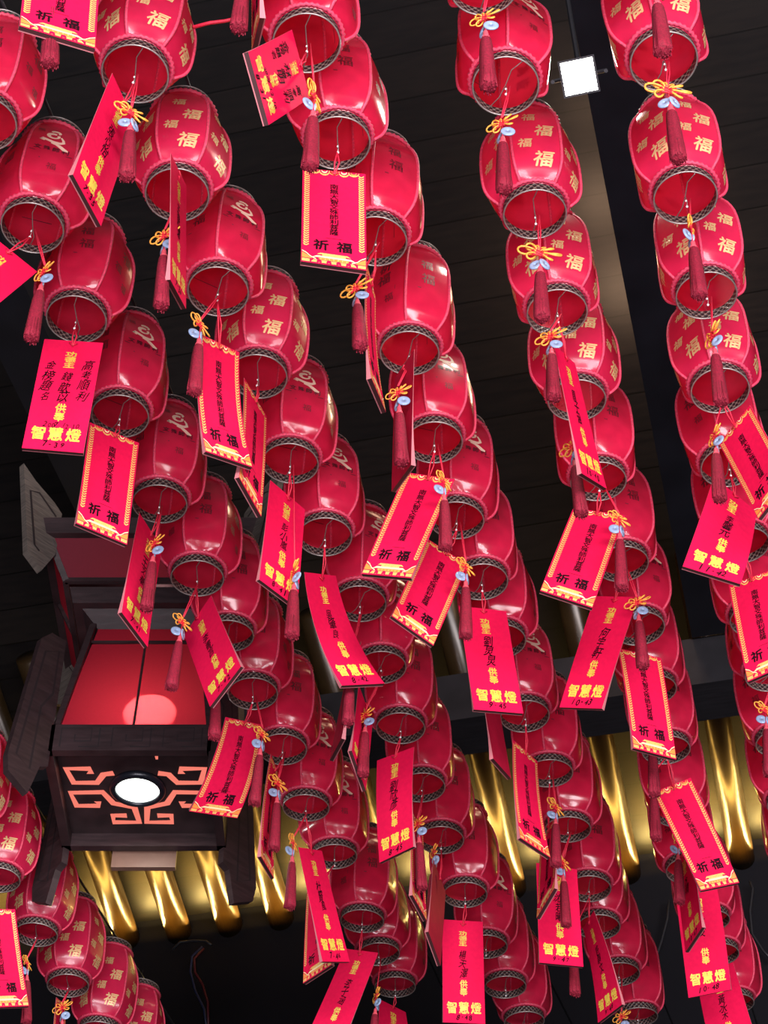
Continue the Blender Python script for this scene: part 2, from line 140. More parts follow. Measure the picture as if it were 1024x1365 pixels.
TASSELS = [
 {'lan': (2, 0), 'pos': [-0.7109, 3.2098, 6.2863], 'ax': [0.061, -0.072, -0.996], 'len': 0.3, 'spin': 35, 'ks': 0.81},
 {'lan': (2, -1), 'pos': [-0.8781, 2.7974, 6.2638], 'ax': [0.08, 0.086, -0.993], 'len': 0.3, 'spin': -75, 'ks': 0.82},
 {'lan': (2, 1), 'pos': [-0.6497, 3.6403, 6.2794], 'ax': [0.05, -0.023, -0.998], 'len': 0.3, 'spin': -30, 'ks': 0.79},
 {'lan': (1, 1), 'pos': [-1.0344, 3.7987, 6.3109], 'ax': [0.017, -0.06, -0.998], 'len': 0.3, 'spin': -45, 'ks': 0.7},
 {'lan': (3, 0), 'pos': [-0.1939, 3.119, 6.2254], 'ax': [-0.008, -0.023, -1.0], 'len': 0.3, 'spin': 75, 'ks': 0.83},
 {'lan': (2, 2), 'pos': [-0.5747, 4.0301, 6.3318], 'ax': [0.016, -0.072, -0.997], 'len': 0.3, 'spin': 60, 'ks': 0.77},
 {'lan': (4, 0), 'pos': [0.274, 2.9175, 6.3036], 'ax': [-0.003, -0.001, -1.0], 'len': 0.3, 'spin': -30, 'ks': 0.68},
 {'lan': (4, 1), 'pos': [0.336, 3.2682, 6.3162], 'ax': [-0.023, -0.047, -0.999], 'len': 0.3, 'spin': -30, 'ks': 0.75},
 {'lan': (4, 2), 'pos': [0.4659, 3.7129, 6.2897], 'ax': [-0.038, -0.087, -0.996], 'len': 0.3, 'spin': 8, 'ks': 1.0},
 {'lan': (5, -1), 'pos': [0.6977, 2.7051, 6.1135], 'ax': [-0.044, -0.049, -0.998], 'len': 0.3, 'spin': 60, 'ks': 0.71},
 {'lan': (5, 0), 'pos': [0.8011, 3.167, 6.326], 'ax': [-0.021, -0.024, -0.999], 'len': 0.3, 'spin': 8, 'ks': 1.0},
 {'lan': (5, 1), 'pos': [0.9177, 3.6485, 6.3296], 'ax': [-0.04, -0.042, -0.998], 'len': 0.3, 'spin': 75, 'ks': 0.7},
 {'lan': (5, 2), 'pos': [1.0241, 4.0364, 6.2927], 'ax': [-0.047, -0.06, -0.997], 'len': 0.3, 'spin': -75, 'ks': 0.85},
 {'lan': (5, 3), 'pos': [1.0803, 4.4662, 6.2957], 'ax': [-0.082, -0.117, -0.99], 'len': 0.3, 'spin': -75, 'ks': 0.72},
 {'lan': (4, 3), 'pos': [0.5291, 4.1164, 6.382], 'ax': [-0.035, -0.122, -0.992], 'len': 0.3, 'spin': -30, 'ks': 0.84},
 {'lan': (4, 4), 'pos': [0.6193, 4.5011, 6.2755], 'ax': [0.015, -0.084, -0.996], 'len': 0.3, 'spin': -45, 'ks': 0.83},
 {'lan': (4, 5), 'pos': [0.8031, 4.8766, 6.3079], 'ax': [-0.063, -0.057, -0.996], 'len': 0.3, 'spin': 35, 'ks': 0.73},
 {'lan': (4, 6), 'pos': [0.9062, 5.3029, 6.3107], 'ax': [-0.04, -0.131, -0.991], 'len': 0.3, 'spin': -30, 'ks': 0.77},
 {'lan': (3, 3), 'pos': [0.0479, 4.2885, 6.3035], 'ax': [0.026, -0.032, -0.999], 'len': 0.3, 'spin': -30, 'ks': 0.71},
 {'lan': (3, 2), 'pos': [-0.0817, 3.8349, 6.2804], 'ax': [0.048, -0.163, -0.985], 'len': 0.3, 'spin': -30, 'ks': 0.84},
 {'lan': (3, 4), 'pos': [0.2006, 4.6908, 6.3063], 'ax': [-0.007, -0.091, -0.996], 'len': 0.3, 'spin': 60, 'ks': 0.73},
 {'lan': (3, 5), 'pos': [0.2835, 5.076, 6.2691], 'ax': [-0.031, -0.068, -0.997], 'len': 0.3, 'spin': 50, 'ks': 0.75},
 {'lan': (1, 4), 'pos': [-0.7932, 4.9823, 6.2987], 'ax': [0.005, -0.108, -0.994], 'len': 0.3, 'spin': -45, 'ks': 0.72},
 {'lan': (1, 5), 'pos': [-0.7279, 5.3787, 6.2812], 'ax': [-0.034, -0.126, -0.991], 'len': 0.3, 'spin': 50, 'ks': 0.73},
 {'lan': (2, 4), 'pos': [-0.298, 4.8554, 6.0493], 'ax': [0.013, -0.177, -0.984], 'len': 0.3, 'spin': -75, 'ks': 0.78},
 {'lan': (1, 7), 'pos': [-0.4727, 6.0747, 6.3149], 'ax': [-0.04, -0.047, -0.998], 'len': 0.3, 'spin': 50, 'ks': 0.69},
 {'lan': (1, 8), 'pos': [-0.4222, 6.4029, 6.3266], 'ax': [-0.007, -0.113, -0.994], 'len': 0.3, 'spin': 50, 'ks': 0.82},
 {'lan': (1, 9), 'pos': [-0.3762, 6.8118, 6.3287], 'ax': [-0.004, -0.121, -0.993], 'len': 0.3, 'spin': 75, 'ks': 0.8},
 {'lan': (2, 9), 'pos': [0.1399, 6.6598, 6.318], 'ax': [0.036, -0.11, -0.993], 'len': 0.3, 'spin': -45, 'ks': 0.76},
 {'lan': (2, 7), 'pos': [-0.0706, 5.8941, 6.2741], 'ax': [-0.02, -0.203, -0.979], 'len': 0.3, 'spin': -45, 'ks': 0.69},
 {'lan': (1, 12), 'pos': [-0.0375, 8.0161, 6.3342], 'ax': [-0.053, -0.139, -0.989], 'len': 0.3, 'spin': -75, 'ks': 0.84},
 {'lan': (3, 10), 'pos': [0.7478, 6.9682, 6.3396], 'ax': [-0.031, -0.146, -0.989], 'len': 0.3, 'spin': 50, 'ks': 0.82},
 {'lan': (4, 9), 'pos': [1.0754, 6.4359, 6.3768], 'ax': [-0.073, -0.196, -0.978], 'len': 0.3, 'spin': -75, 'ks': 0.77},
 {'lan': (4, 10), 'pos': [1.2156, 6.845, 6.3592], 'ax': [-0.1, -0.181, -0.978], 'len': 0.3, 'spin': 60, 'ks': 0.74},
 {'lan': (3, 11), 'pos': [0.8154, 7.4296, 6.2723], 'ax': [-0.051, -0.269, -0.962], 'len': 0.3, 'spin': -75, 'ks': 0.76},
 {'lan': (3, 13), 'pos': [1.0853, 8.1163, 6.2853], 'ax': [-0.084, -0.144, -0.986], 'len': 0.3, 'spin': -45, 'ks': 0.79},
 {'lan': (2, 6), 'pos': [-0.1219, 5.5167, 6.2222], 'ax': [-0.013, -0.175, -0.985], 'len': 0.3, 'spin': -30, 'ks': 0.7},
 {'lan': (0, 3), 'pos': [-1.4908, 8.2086, 6.3852], 'ax': [0.11, -0.075, -0.991], 'len': 0.3, 'spin': -30, 'ks': 0.84},
 {'lan': (0, 2), 'pos': [-1.5937, 7.768, 6.3537], 'ax': [0.135, -0.18, -0.974], 'len': 0.3, 'spin': 75, 'ks': 0.74},
 {'lan': (3, 9), 'pos': [0.6918, 6.5688, 6.3375], 'ax': [-0.073, -0.229, -0.971], 'len': 0.3, 'spin': 50, 'ks': 0.83},
 {'lan': (5, 7), 'pos': [1.4554, 5.9605, 6.3449], 'ax': [-0.103, -0.121, -0.987], 'len': 0.3, 'spin': 35, 'ks': 0.81},
 {'lan': (4, 8), 'pos': [1.0233, 6.0354, 6.2952], 'ax': [-0.072, -0.173, -0.982], 'len': 0.3, 'spin': -60, 'ks': 0.78},
 {'lan': (1, 6), 'pos': [-0.6227, 5.708, 6.303], 'ax': [0.052, -0.194, -0.98], 'len': 0.3, 'spin': 50, 'ks': 0.83},
 {'lan': (2, 10), 'pos': [0.2091, 7.0275, 6.429], 'ax': [-0.047, 0.096, -0.994], 'len': 0.3, 'spin': -75, 'ks': 0.75},
 {'lan': (3, -1), 'pos': [-0.3762, 2.8061, 6.3925], 'ax': [-0.002, -0.033, -0.999], 'len': 0.3, 'spin': -60, 'ks': 0.72},
]
FLOOD = (0.721, 4.114, 7.900)
WIRES = [
 ([(-1.211, 11.487, 8.824), (-1.277, 11.502, 8.759), (-1.280, 11.503, 8.645), (-1.239, 11.493, 8.499), (-1.170, 11.477, 8.351), (-1.141, 11.470, 8.200)], 'wire_blue', 'thin blue wire drooping down the dark back wall'),
 ([(-1.203, 11.516, 8.830), (-1.264, 11.530, 8.759), (-1.252, 11.527, 8.654), (-1.195, 11.514, 8.556), (-1.152, 11.503, 8.421), (-1.134, 11.499, 8.217)], 'wire_red', 'thin red wire drooping beside the blue one on the wall'),
 ([(-1.395, 11.376, 8.731), (-1.349, 11.365, 8.782), (-1.258, 11.344, 8.779), (-1.171, 11.323, 8.761), (-1.134, 11.314, 8.727)], 'dark_wire', 'short black wire lying across the gilt rafter end'),
 ([(2.325, 10.651, 8.776), (2.336, 10.648, 8.718), (2.298, 10.657, 8.557), (2.291, 10.659, 8.395), (2.342, 10.647, 8.263), (2.386, 10.636, 8.193)], 'dark_wire', 'long dark wire hanging down the wall far right'),
 ([(1.817, 10.771, 8.716), (1.794, 10.776, 8.580), (1.742, 10.789, 8.423), (1.682, 10.803, 8.270), (1.647, 10.811, 8.089)], 'dark_wire', 'dark wire hanging down the wall between two lantern rows'),
]
SPILL_FILL = [(1.102, 6.122, 10.222), (1.191, 6.647, 10.039), (1.346, 7.151, 9.858)]
RIBBON = [(-0.570, 3.223, 6.800), (-0.519, 3.208, 6.800), (-0.474, 3.202, 6.800), (-0.438, 3.192, 6.800)]

# ------------------------------------------------------------------ materials
def new_mat(name):
    m = bpy.data.materials.new(name); m.use_nodes = True
    nt = m.node_tree; nt.nodes.clear()
    out = nt.nodes.new('ShaderNodeOutputMaterial')
    return m, nt, out
def lk(nt, a, b): nt.links.new(a, b)
def principled(nt, col, rough=.5, metal=0., spec=.5, coat=0.):
    b = nt.nodes.new('ShaderNodeBsdfPrincipled')
    b.inputs['Base Color'].default_value = (*col, 1); b.inputs['Roughness'].default_value = rough
    b.inputs['Metallic'].default_value = metal; b.inputs['Specular IOR Level'].default_value = spec
    b.inputs['Coat Weight'].default_value = coat; b.inputs['Coat Roughness'].default_value = .08
    return b
def noise_col(nt, bsdf, col, amt=.25, scale=30., vec=None, bump=0., stretch=None):
    tc = nt.nodes.new('ShaderNodeTexCoord'); src = tc.outputs['Object']
    if stretch:
        mp = nt.nodes.new('ShaderNodeMapping'); mp.inputs['Scale'].default_value = stretch
        lk(nt, src, mp.inputs['Vector']); src = mp.outputs['Vector']
    n = nt.nodes.new('ShaderNodeTexNoise'); n.inputs['Scale'].default_value = scale; n.inputs['Detail'].default_value = 4
    lk(nt, src, n.inputs['Vector'])
    r = nt.nodes.new('ShaderNodeMapRange'); r.inputs['From Min'].default_value = .3; r.inputs['From Max'].default_value = .7
    r.inputs['To Min'].default_value = 1 - amt; r.inputs['To Max'].default_value = 1 + amt
    lk(nt, n.outputs['Fac'], r.inputs['Value'])
    mx = nt.nodes.new('ShaderNodeVectorMath'); mx.operation = 'SCALE'; mx.inputs[0].default_value = col
    lk(nt, r.outputs['Result'], mx.inputs['Scale'])
    lk(nt, mx.outputs['Vector'], bsdf.inputs['Base Color'])
    if bump:
        bp = nt.nodes.new('ShaderNodeBump'); bp.inputs['Strength'].default_value = bump; bp.inputs['Distance'].default_value = .004
        lk(nt, n.outputs['Fac'], bp.inputs['Height']); lk(nt, bp.outputs['Normal'], bsdf.inputs['Normal'])
    return mx
def simple(name, col, rough=.5, metal=0., amt=0., scale=30., bump=0., spec=.5, coat=0., stretch=None):
    m, nt, out = new_mat(name)
    b = principled(nt, col, rough, metal, spec, coat)
    noise_col(nt, b, col, amt or .06, scale, bump=bump, stretch=stretch)
    lk(nt, b.outputs[0], out.inputs['Surface'])
    return m
def translucent(name, col, tcol, fac, rough, amt=.15, scale=25., spec=.5, coat=0., bump=0., inner=0.):
    m, nt, out = new_mat(name)
    b = principled(nt, col, rough, 0, spec, coat)
    noise_col(nt, b, col, amt, scale, bump=bump)
    if inner:
        g = nt.nodes.new('ShaderNodeNewGeometry'); r = nt.nodes.new('ShaderNodeMapRange')
        r.inputs['To Min'].default_value = rough; r.inputs['To Max'].default_value = inner
        lk(nt, g.outputs['Backfacing'], r.inputs['Value']); lk(nt, r.outputs['Result'], b.inputs['Roughness'])
        i = nt.nodes.new('ShaderNodeMapRange'); i.inputs['To Min'].default_value = coat; i.inputs['To Max'].default_value = 0
        lk(nt, g.outputs['Backfacing'], i.inputs['Value']); lk(nt, i.outputs['Result'], b.inputs['Coat Weight'])
    t = nt.nodes.new('ShaderNodeBsdfTranslucent'); t.inputs['Color'].default_value = (*tcol, 1)
    mx = nt.nodes.new('ShaderNodeMixShader'); mx.inputs[0].default_value = fac
    lk(nt, b.outputs[0], mx.inputs[1]); lk(nt, t.outputs[0], mx.inputs[2]); lk(nt, mx.outputs[0], out.inputs['Surface'])
    return m
def emit(name, col, s):
    m, nt, out = new_mat(name)
    e = nt.nodes.new('ShaderNodeEmission'); e.inputs[0].default_value = (*col, 1); e.inputs[1].default_value = s
    lk(nt, e.outputs[0], out.inputs['Surface'])
    return m
def woven(name):
    # braided band: two families of diagonal strands crossing, read from the band's own UVs
    m, nt, out = new_mat(name)
    b = principled(nt, (.1, .08, .07), .45, 0, .5)
    uv = nt.nodes.new('ShaderNodeUVMap'); sep = nt.nodes.new('ShaderNodeSeparateXYZ'); lk(nt, uv.outputs[0], sep.inputs[0])
    def math_(op, a, b_=None, v=None):
        n = nt.nodes.new('ShaderNodeMath'); n.operation = op
        if hasattr(a, 'is_linked'): lk(nt, a, n.inputs[0])
        else: n.inputs[0].default_value = a
        if b_ is not None:
            if hasattr(b_, 'is_linked'): lk(nt, b_, n.inputs[1])
            else: n.inputs[1].default_value = b_
        return n.outputs[0]
    s = math_('ADD', sep.outputs[0], sep.outputs[1]); d = math_('SUBTRACT', sep.outputs[0], sep.outputs[1])
    a1 = math_('ABSOLUTE', math_('SINE', math_('MULTIPLY', s, PI))); a2 = math_('ABSOLUTE', math_('SINE', math_('MULTIPLY', d, PI)))
    mn = math_('MINIMUM', a1, a2); mxx = math_('MAXIMUM', a1, a2)
    h = math_('MULTIPLY', mn, mxx)
    cr = nt.nodes.new('ShaderNodeValToRGB')
    cr.color_ramp.elements[0].position = .05; cr.color_ramp.elements[0].color = (.17, .125, .105, 1)
    cr.color_ramp.elements[1].position = .55; cr.color_ramp.elements[1].color = (.010, .006, .008, 1)
    e = cr.color_ramp.elements.new(.28); e.color = (.050, .030, .028, 1)
    lk(nt, h, cr.inputs[0]); lk(nt, cr.outputs[0], b.inputs['Base Color'])
    bp = nt.nodes.new('ShaderNodeBump'); bp.inputs['Strength'].default_value = .8; bp.inputs['Distance'].default_value = .004; bp.invert = True
    lk(nt, h, bp.inputs['Height']); lk(nt, bp.outputs[0], b.inputs['Normal'])
    lk(nt, b.outputs[0], out.inputs['Surface'])
    return m
def planks(name, dark, light, freq, rough=.5, axis=1, along=(1, 1, 1)):
    m, nt, out = new_mat(name)
    b = principled(nt, dark, rough, 0, .3)
    tc = nt.nodes.new('ShaderNodeTexCoord'); sep = nt.nodes.new('ShaderNodeSeparateXYZ'); lk(nt, tc.outputs['Object'], sep.inputs[0])
    mu = nt.nodes.new('ShaderNodeMath'); mu.operation = 'MULTIPLY'; mu.inputs[1].default_value = freq; lk(nt, sep.outputs[axis], mu.inputs[0])
    fr = nt.nodes.new('ShaderNodeMath'); fr.operation = 'FRACT'; lk(nt, mu.outputs[0], fr.inputs[0])
    fl = nt.nodes.new('ShaderNodeMath'); fl.operation = 'FLOOR'; lk(nt, mu.outputs[0], fl.inputs[0])
    wn = nt.nodes.new('ShaderNodeTexWhiteNoise'); wn.noise_dimensions = '1D'; lk(nt, fl.outputs[0], wn.inputs['W'])
    mp = nt.nodes.new('ShaderNodeMapping'); mp.inputs['Scale'].default_value = along; lk(nt, tc.outputs['Object'], mp.inputs['Vector'])
    n = nt.nodes.new('ShaderNodeTexNoise'); n.inputs['Scale'].default_value = 6; n.inputs['Detail'].default_value = 6; lk(nt, mp.outputs[0], n.inputs['Vector'])
    av = nt.nodes.new('ShaderNodeMath'); av.operation = 'MULTIPLY_ADD'; av.inputs[1].default_value = .45; lk(nt, wn.outputs['Value'], av.inputs[0]); lk(nt, n.outputs['Fac'], av.inputs[2])
    cr = nt.nodes.new('ShaderNodeValToRGB'); cr.color_ramp.elements[0].position = .35; cr.color_ramp.elements[0].color = (*dark, 1)
    cr.color_ramp.elements[1].position = .95; cr.color_ramp.elements[1].color = (*light, 1); lk(nt, av.outputs[0], cr.inputs[0])
    gt = nt.nodes.new('ShaderNodeMath'); gt.operation = 'GREATER_THAN'; gt.inputs[1].default_value = .035; lk(nt, fr.outputs[0], gt.inputs[0])
    mx = nt.nodes.new('ShaderNodeVectorMath'); mx.operation = 'SCALE'; lk(nt, cr.outputs[0], mx.inputs[0]); lk(nt, gt.outputs[0], mx.inputs['Scale'])
    lk(nt, mx.outputs[0], b.inputs['Base Color']); lk(nt, b.outputs[0], out.inputs['Surface'])
    return m

M = {}
M['silk'] = translucent('red_silk', (.74, .024, .100), (.95, .03, .09), .45, .27, .10, 18., .5, .35, inner=.75)
M['silk_gloss'] = translucent('red_gloss_film', (.74, .020, .080), (.95, .03, .08), .45, .18, .18, 14., .45, .55, inner=.75)
M['piping'] = simple('red_piping', (.64, .05, .11), .6, 0, .25, 120., .4)
M['gold_print'] = simple('gold_print', (.72, .47, .22), .42, .15, .1)
M['dark_print'] = simple('faded_print', (.17, .012, .022), .4, 0, .3)
M['cream_print'] = simple('cream_print', (.86, .58, .45), .4)
M['black_print'] = simple('black_print', (.035, .006, .012), .4)
M['woven'] = woven('woven_band')
M['wire'] = simple('grey_wire', (.36, .33, .31), .4, .6, .2, 90.)
M['dark_wire'] = simple('dark_wire', (.03, .03, .035), .45, .3)
M['bead'] = simple('pale_bead', (.85, .8, .8), .25)
M['card'] = translucent('red_card', (.84, .010, .078), (.85, .012, .08), .10, .6, .05, 60., .03)
M['card_back'] = simple('maroon_shaded_card', (.40, .006, .035), .5, 0, .1, 20., 0, .2, 0)  # plain maroon back, its shading put into the darker red
M['card_gold'] = simple('card_gold_text', (.95, .74, .10), .45)
M['card_ink'] = simple('card_ink', (.022, .003, .008), .75, spec=.1)
M['card_border'] = simple('card_border_gold', (.88, .50, .14), .45, 0, .2, 200.)
M['card_orange'] = simple('card_orange', (.92, .30, .06), .5)
M['card_cream'] = simple('card_cream', (.95, .80, .42), .5)
M['card_edge'] = simple('card_edge', (.50, .16, .18), .6)
M['card_foot'] = simple('card_foot', (.055, .016, .018), .5)
M['cord'] = simple('red_cord', (.72, .02, .06), .55, 0, .2, 200.)
M['knot_red'] = simple('knot_red', (.80, .025, .04), .5, 0, .2, 150.)
M['knot_yellow'] = simple('knot_yellow', (.95, .42, .06), .5, 0, .35, 120.)
M['jade'] = translucent('blue_jade', (.36, .50, .74), (.5, .65, .85), .2, .18, .12, 60., .5, .5)
M['fringe'] = simple('tassel_thread', (.24, .0025, .022), .8, 0, .3, 160., .5)
M['tassel_cap'] = simple('tassel_cap', (.80, .10, .14), .5)
M['dark_wood'] = simple('palace_wood', (.038, .022, .024), .45, 0, .35, 9., .25, .4, 0, (1, 1, 6))
M['grey_wood'] = simple('lit_grey_wood', (.13, .11, .095), .6, 0, .3, 14., .3, .3, 0, (1, 1, 8))  # paler palace wood, the light on the roof brackets put into its colour
M['groove'] = simple('groove', (.018, .012, .014), .7)
M['red_cloth'] = translucent('lantern_cloth', (.20, .008, .03), (.75, .06, .10), .45, .5, .12, 90., .3)
M['fret_glow'] = emit('fret_lit_strip', (.95, .22, .16), 1.0)
M['lens'] = emit('lamp_lens', (.92, 1., .93), 5.)
M['lamp_ring'] = simple('lamp_ring', (.012, .014, .022), .3, .2)
M['flood'] = emit('flood_leds', (1., 1., .90), 14.)
M['flood_body'] = simple('flood_body', (.03, .03, .035), .4, .5)
M['rafter'] = simple('gilt_rafter', (.030, .017, .006), .28, .2, .35, 5., .15, .5, 0, (1, 1, 1))
M['boards'] = planks('roof_boards', (.0020, .0020, .0028), (.0085, .0068, .0064), 4.3, .45, 1, (1, 6, 1))
M['beam'] = simple('black_beam', (.006, .006, .009), .5, 0, .3, 4., .1, .3)
M['beam_grey'] = simple('grey_beam', (.014, .013, .016), .6, 0, .3, 6., .1, .3, 0, (1, 8, 1))
M['wall'] = simple('dark_wall', (.006, .006, .009), .8, spec=.2)
M['floor'] = simple('stone_floor', (.16, .15, .14), .6, 0, .2, 3.)
M['wire_blue'] = simple('blue_wire', (.02, .03, .08), .4)
M['wire_red'] = simple('red_wire', (.10, .012, .02), .4)
M['clip'] = simple('pale_clip', (.45, .55, .62), .3)

# ------------------------------------------------------------------ mesh builder
class MB:
    def __init__(s): s.v = []; s.f = []; s.m = []; s.uv = {}
    def add(s, vs, fs, mi=0):
        b = len(s.v); s.v += [tuple(v) for v in vs]
        for f in fs: s.f.append(tuple(i + b for i in f)); s.m.append(mi)
    def box(s, c, size, mi=0, rot=None):
        vs = []
        for x in (-.5, .5):
            for y in (-.5, .5):
                for z in (-.5, .5):
                    p = Vector((x * size[0], y * size[1], z * size[2]))
                    if rot is not None: p = rot @ p
                    vs.append(p + Vector(c))
        s.add(vs, [(0, 1, 3, 2), (4, 6, 7, 5), (0, 4, 5, 1), (2, 3, 7, 6), (0, 2, 6, 4), (1, 5, 7, 3)], mi)
    def frustum(s, z0, h0, z1, h1, mi=0, cap=True):
        vs = [(-h0, -h0, z0), (h0, -h0, z0), (h0, h0, z0), (-h0, h0, z0), (-h1, -h1, z1), (h1, -h1, z1), (h1, h1, z1), (-h1, h1, z1)]
        fs = [(0, 1, 5, 4), (1, 2, 6, 5), (2, 3, 7, 6), (3, 0, 4, 7)]
        if cap: fs += [(3, 2, 1, 0), (4, 5, 6, 7)]
        s.add(vs, fs, mi)
    def tube(s, pts, r, n=6, closed=False, mi=0, cap=True):
        pts = [Vector(p) for p in pts]; N = len(pts)
        rs = r if isinstance(r, (list, tuple)) else [r] * N
        up = None; vs = []
        for i, p in enumerate(pts):
            a = pts[i - 1] if (i > 0 or closed) else p
            b = pts[(i + 1) % N] if (i < N - 1 or closed) else p
            t = (b - a)
            t = t.normalized() if t.length > 1e-9 else Vector((0, 0, 1))
            if up is None:
                up = t.orthogonal().normalized()
            up = (up - t * up.dot(t))
            up = up.normalized() if up.length > 1e-6 else t.orthogonal().normalized()
            w = t.cross(up)
            for k in range(n):
                an = 2 * PI * k / n
                vs.append(p + (up * math.cos(an) + w * math.sin(an)) * rs[i])
        fs = []
        for i in range(N if closed else N - 1):
            j = (i + 1) % N
            for k in range(n):
                l = (k + 1) % n
                fs.append((i * n + k, i * n + l, j * n + l, j * n + k))
        if cap and not closed:
            fs.append(tuple(range(n - 1, -1, -1))); fs.append(tuple((N - 1) * n + k for k in range(n)))
        s.add(vs, fs, mi)
    def lathe(s, prof, n=32, mi=0, wob=None):
        vs = []
        for i, (r, z) in enumerate(prof):
            for k in range(n):
                a = 2 * PI * k / n
                rr = r * (wob(k, i) if wob else 1)
                vs.append((rr * math.cos(a), rr * math.sin(a), z))
        fs = []
        for i in range(len(prof) - 1):
            for k in range(n):
                l = (k + 1) % n
                fs.append((i * n + k, i * n + l, (i + 1) * n + l, (i + 1) * n + k))
        s.add(vs, fs, mi)
    def build(s, name, mats, parent=None, smooth=True, uv=None):
        me = bpy.data.meshes.new(name); me.from_pydata(s.v, [], s.f)
        for m in (mats if isinstance(mats, (list, tuple)) else [mats]): me.materials.append(m)
        me.polygons.foreach_set('material_index', s.m)
        me.polygons.foreach_set('use_smooth', [smooth] * len(s.f))
        if uv:
            l = me.uv_layers.new(name='UVMap')
            for poly in me.polygons:
                for li in poly.loop_indices:
                    l.data[li].uv = uv(me.loops[li].vertex_index, poly)
        me.update()
        o = bpy.data.objects.new(name, me); C.objects.link(o)
        if parent is not None: o.parent = parent
        return o

def empty(name, loc=(0, 0, 0)):
    o = bpy.data.objects.new(name, None); C.objects.link(o); o.location = loc; o.empty_display_size = .05
    return o
def tag(o, label=None, cat=None, group=None, kind=None):
    if label: o['label'] = label
    if cat: o['category'] = cat
    if group: o['group'] = group
    if kind: o['kind'] = kind
    return o

# ------------------------------------------------------------------ glyphs (written characters as flat meshes, 1 em square, centred)
_G = {}
def glyph(ch, off=0.):
    key = (ch, off)
    if key not in _G:
        if off > 0:
            v0, f0 = glyph(ch); vs = []; fs = []
            for dx, dy in ((-off, 0), (off, 0), (0, -off), (0, off)):
                b = len(vs); vs += [(x + dx, y + dy) for x, y in v0]; fs += [tuple(i + b for i in f) for f in f0]
            _G[key] = (vs, fs); return _G[key]
        c = bpy.data.curves.new('glyph', 'FONT'); c.body = ch; c.resolution_u = 2
        o = bpy.data.objects.new('glyph', c); C.objects.link(o)
        dg = bpy.context.evaluated_depsgraph_get()
        me = bpy.data.meshes.new_from_object(o.evaluated_get(dg))
        bm = bmesh.new(); bm.from_mesh(me)
        bmesh.ops.triangulate(bm, faces=bm.faces[:])
        bmesh.ops.dissolve_degenerate(bm, dist=1e-4, edges=bm.edges[:])
        vs = [v.co.copy() for v in bm.verts]
        for i, v in enumerate(bm.verts): v.index = i
        fs = [tuple(v.index for v in f.verts) for f in bm.faces]
        bm.free(); bpy.data.objects.remove(o); bpy.data.meshes.remove(me); bpy.data.curves.remove(c)
        if vs:
            x0 = min(v.x for v in vs); x1 = max(v.x for v in vs); y0 = min(v.y for v in vs); y1 = max(v.y for v in vs)
            cx, cy = (x0 + x1) / 2, (y0 + y1) / 2
            sc = 1. / max(x1 - x0, y1 - y0, .3)
            vs = [((v.x - cx) * sc, (v.y - cy) * sc) for v in vs]
        _G[key] = (vs, fs)
    return _G[key]

def ribbon(pts, w, closed=False):
    """flat stroke along pts (2D); w one width or a list"""
    N = len(pts); ws = w if isinstance(w, (list, tuple)) else [w] * N
    vs = []; fs = []
    for i in range(N):
        a = pts[i - 1] if (i > 0 or closed) else pts[i]
        b = pts[(i + 1) % N] if (i < N - 1 or closed) else pts[i]
        dx, dy = b[0] - a[0], b[1] - a[1]; l = math.hypot(dx, dy) or 1
        nx, ny = -dy / l, dx / l; h = ws[i] / 2
        vs += [(pts[i][0] + nx * h, pts[i][1] + ny * h), (pts[i][0] - nx * h, pts[i][1] - ny * h)]
    for i in range(N if closed else N - 1):
        j = (i + 1) % N
        fs.append((2 * i + 1, 2 * j + 1, 2 * j, 2 * i))
    return vs, fs
def arc(cx, cy, r, a0, a1, n=10, ry=None):
    ry = ry or r
    return [(cx + r * math.cos(math.radians(a0 + (a1 - a0) * i / n)), cy + ry * math.sin(math.radians(a0 + (a1 - a0) * i / n))) for i in range(n + 1)]

# ------------------------------------------------------------------ the red lantern
R = .157
PROF = [(.20, .635), (.27, .705), (.37, .80), (.49, .885), (.63, .945), (.80, .98), (1.0, .995), (1.25, 1.), (1.5, 1.), (1.8, .985), (2.05, .95), (2.25, .895), (2.45, .82), (2.62, .73), (2.74, .67), (2.80, .635)]
def prof(z):
    for (z0, r0), (z1, r1) in zip(PROF, PROF[1:]):
        if z <= z1:
            t = max(0, (z - z0) / (z1 - z0)); return r0 + (r1 - r0) * t
    return PROF[-1][1]
def hexness(z):
    a = max(0, min(1, (z - .20) / .22)); b = max(0, min(1, (2.80 - z) / .30))
    a = min(a, b); return a * a * (3 - 2 * a)
def skin(phi, z, off=0.):
    """radius of the shade at angle phi from a panel's middle (|phi| <= 30 deg)"""
    w = hexness(z); flat = .866 / math.cos(phi)
    hexr = .80 * flat + .20
    return R * prof(z) * ((1 - w) * .985 + w * hexr) + off
def skin_pt(k, x, z, off=.0012):
    """point on panel k at lateral metres x, height z (in R)"""
    r0 = skin(0, z); phi = max(-.5, min(.5, x / r0)); r = skin(phi, z) + off; a = k * PI / 3 + phi
    return (r * math.cos(a), r * math.sin(a), z * R)
def put_glyph(mb, k, ch, x, z, w, h, mi, off=0., rot=0., shear=0.):
    vs, fs = glyph(ch, off)
    cr, sr = math.cos(rot), math.sin(rot)
    out = []
    for (a, b) in vs:
        a = a + shear * b; a, b = a * cr - b * sr, a * sr + b * cr
        out.append(skin_pt(k, x + a * w, z + b * h / R))
    mb.add(out, fs, mi)
def put_shape(mb, k, shp, x, z, s, mi):
    vs, fs = shp
    mb.add([skin_pt(k, x + a * s, z + b * s / R, .0016) for a, b in vs], fs, mi)
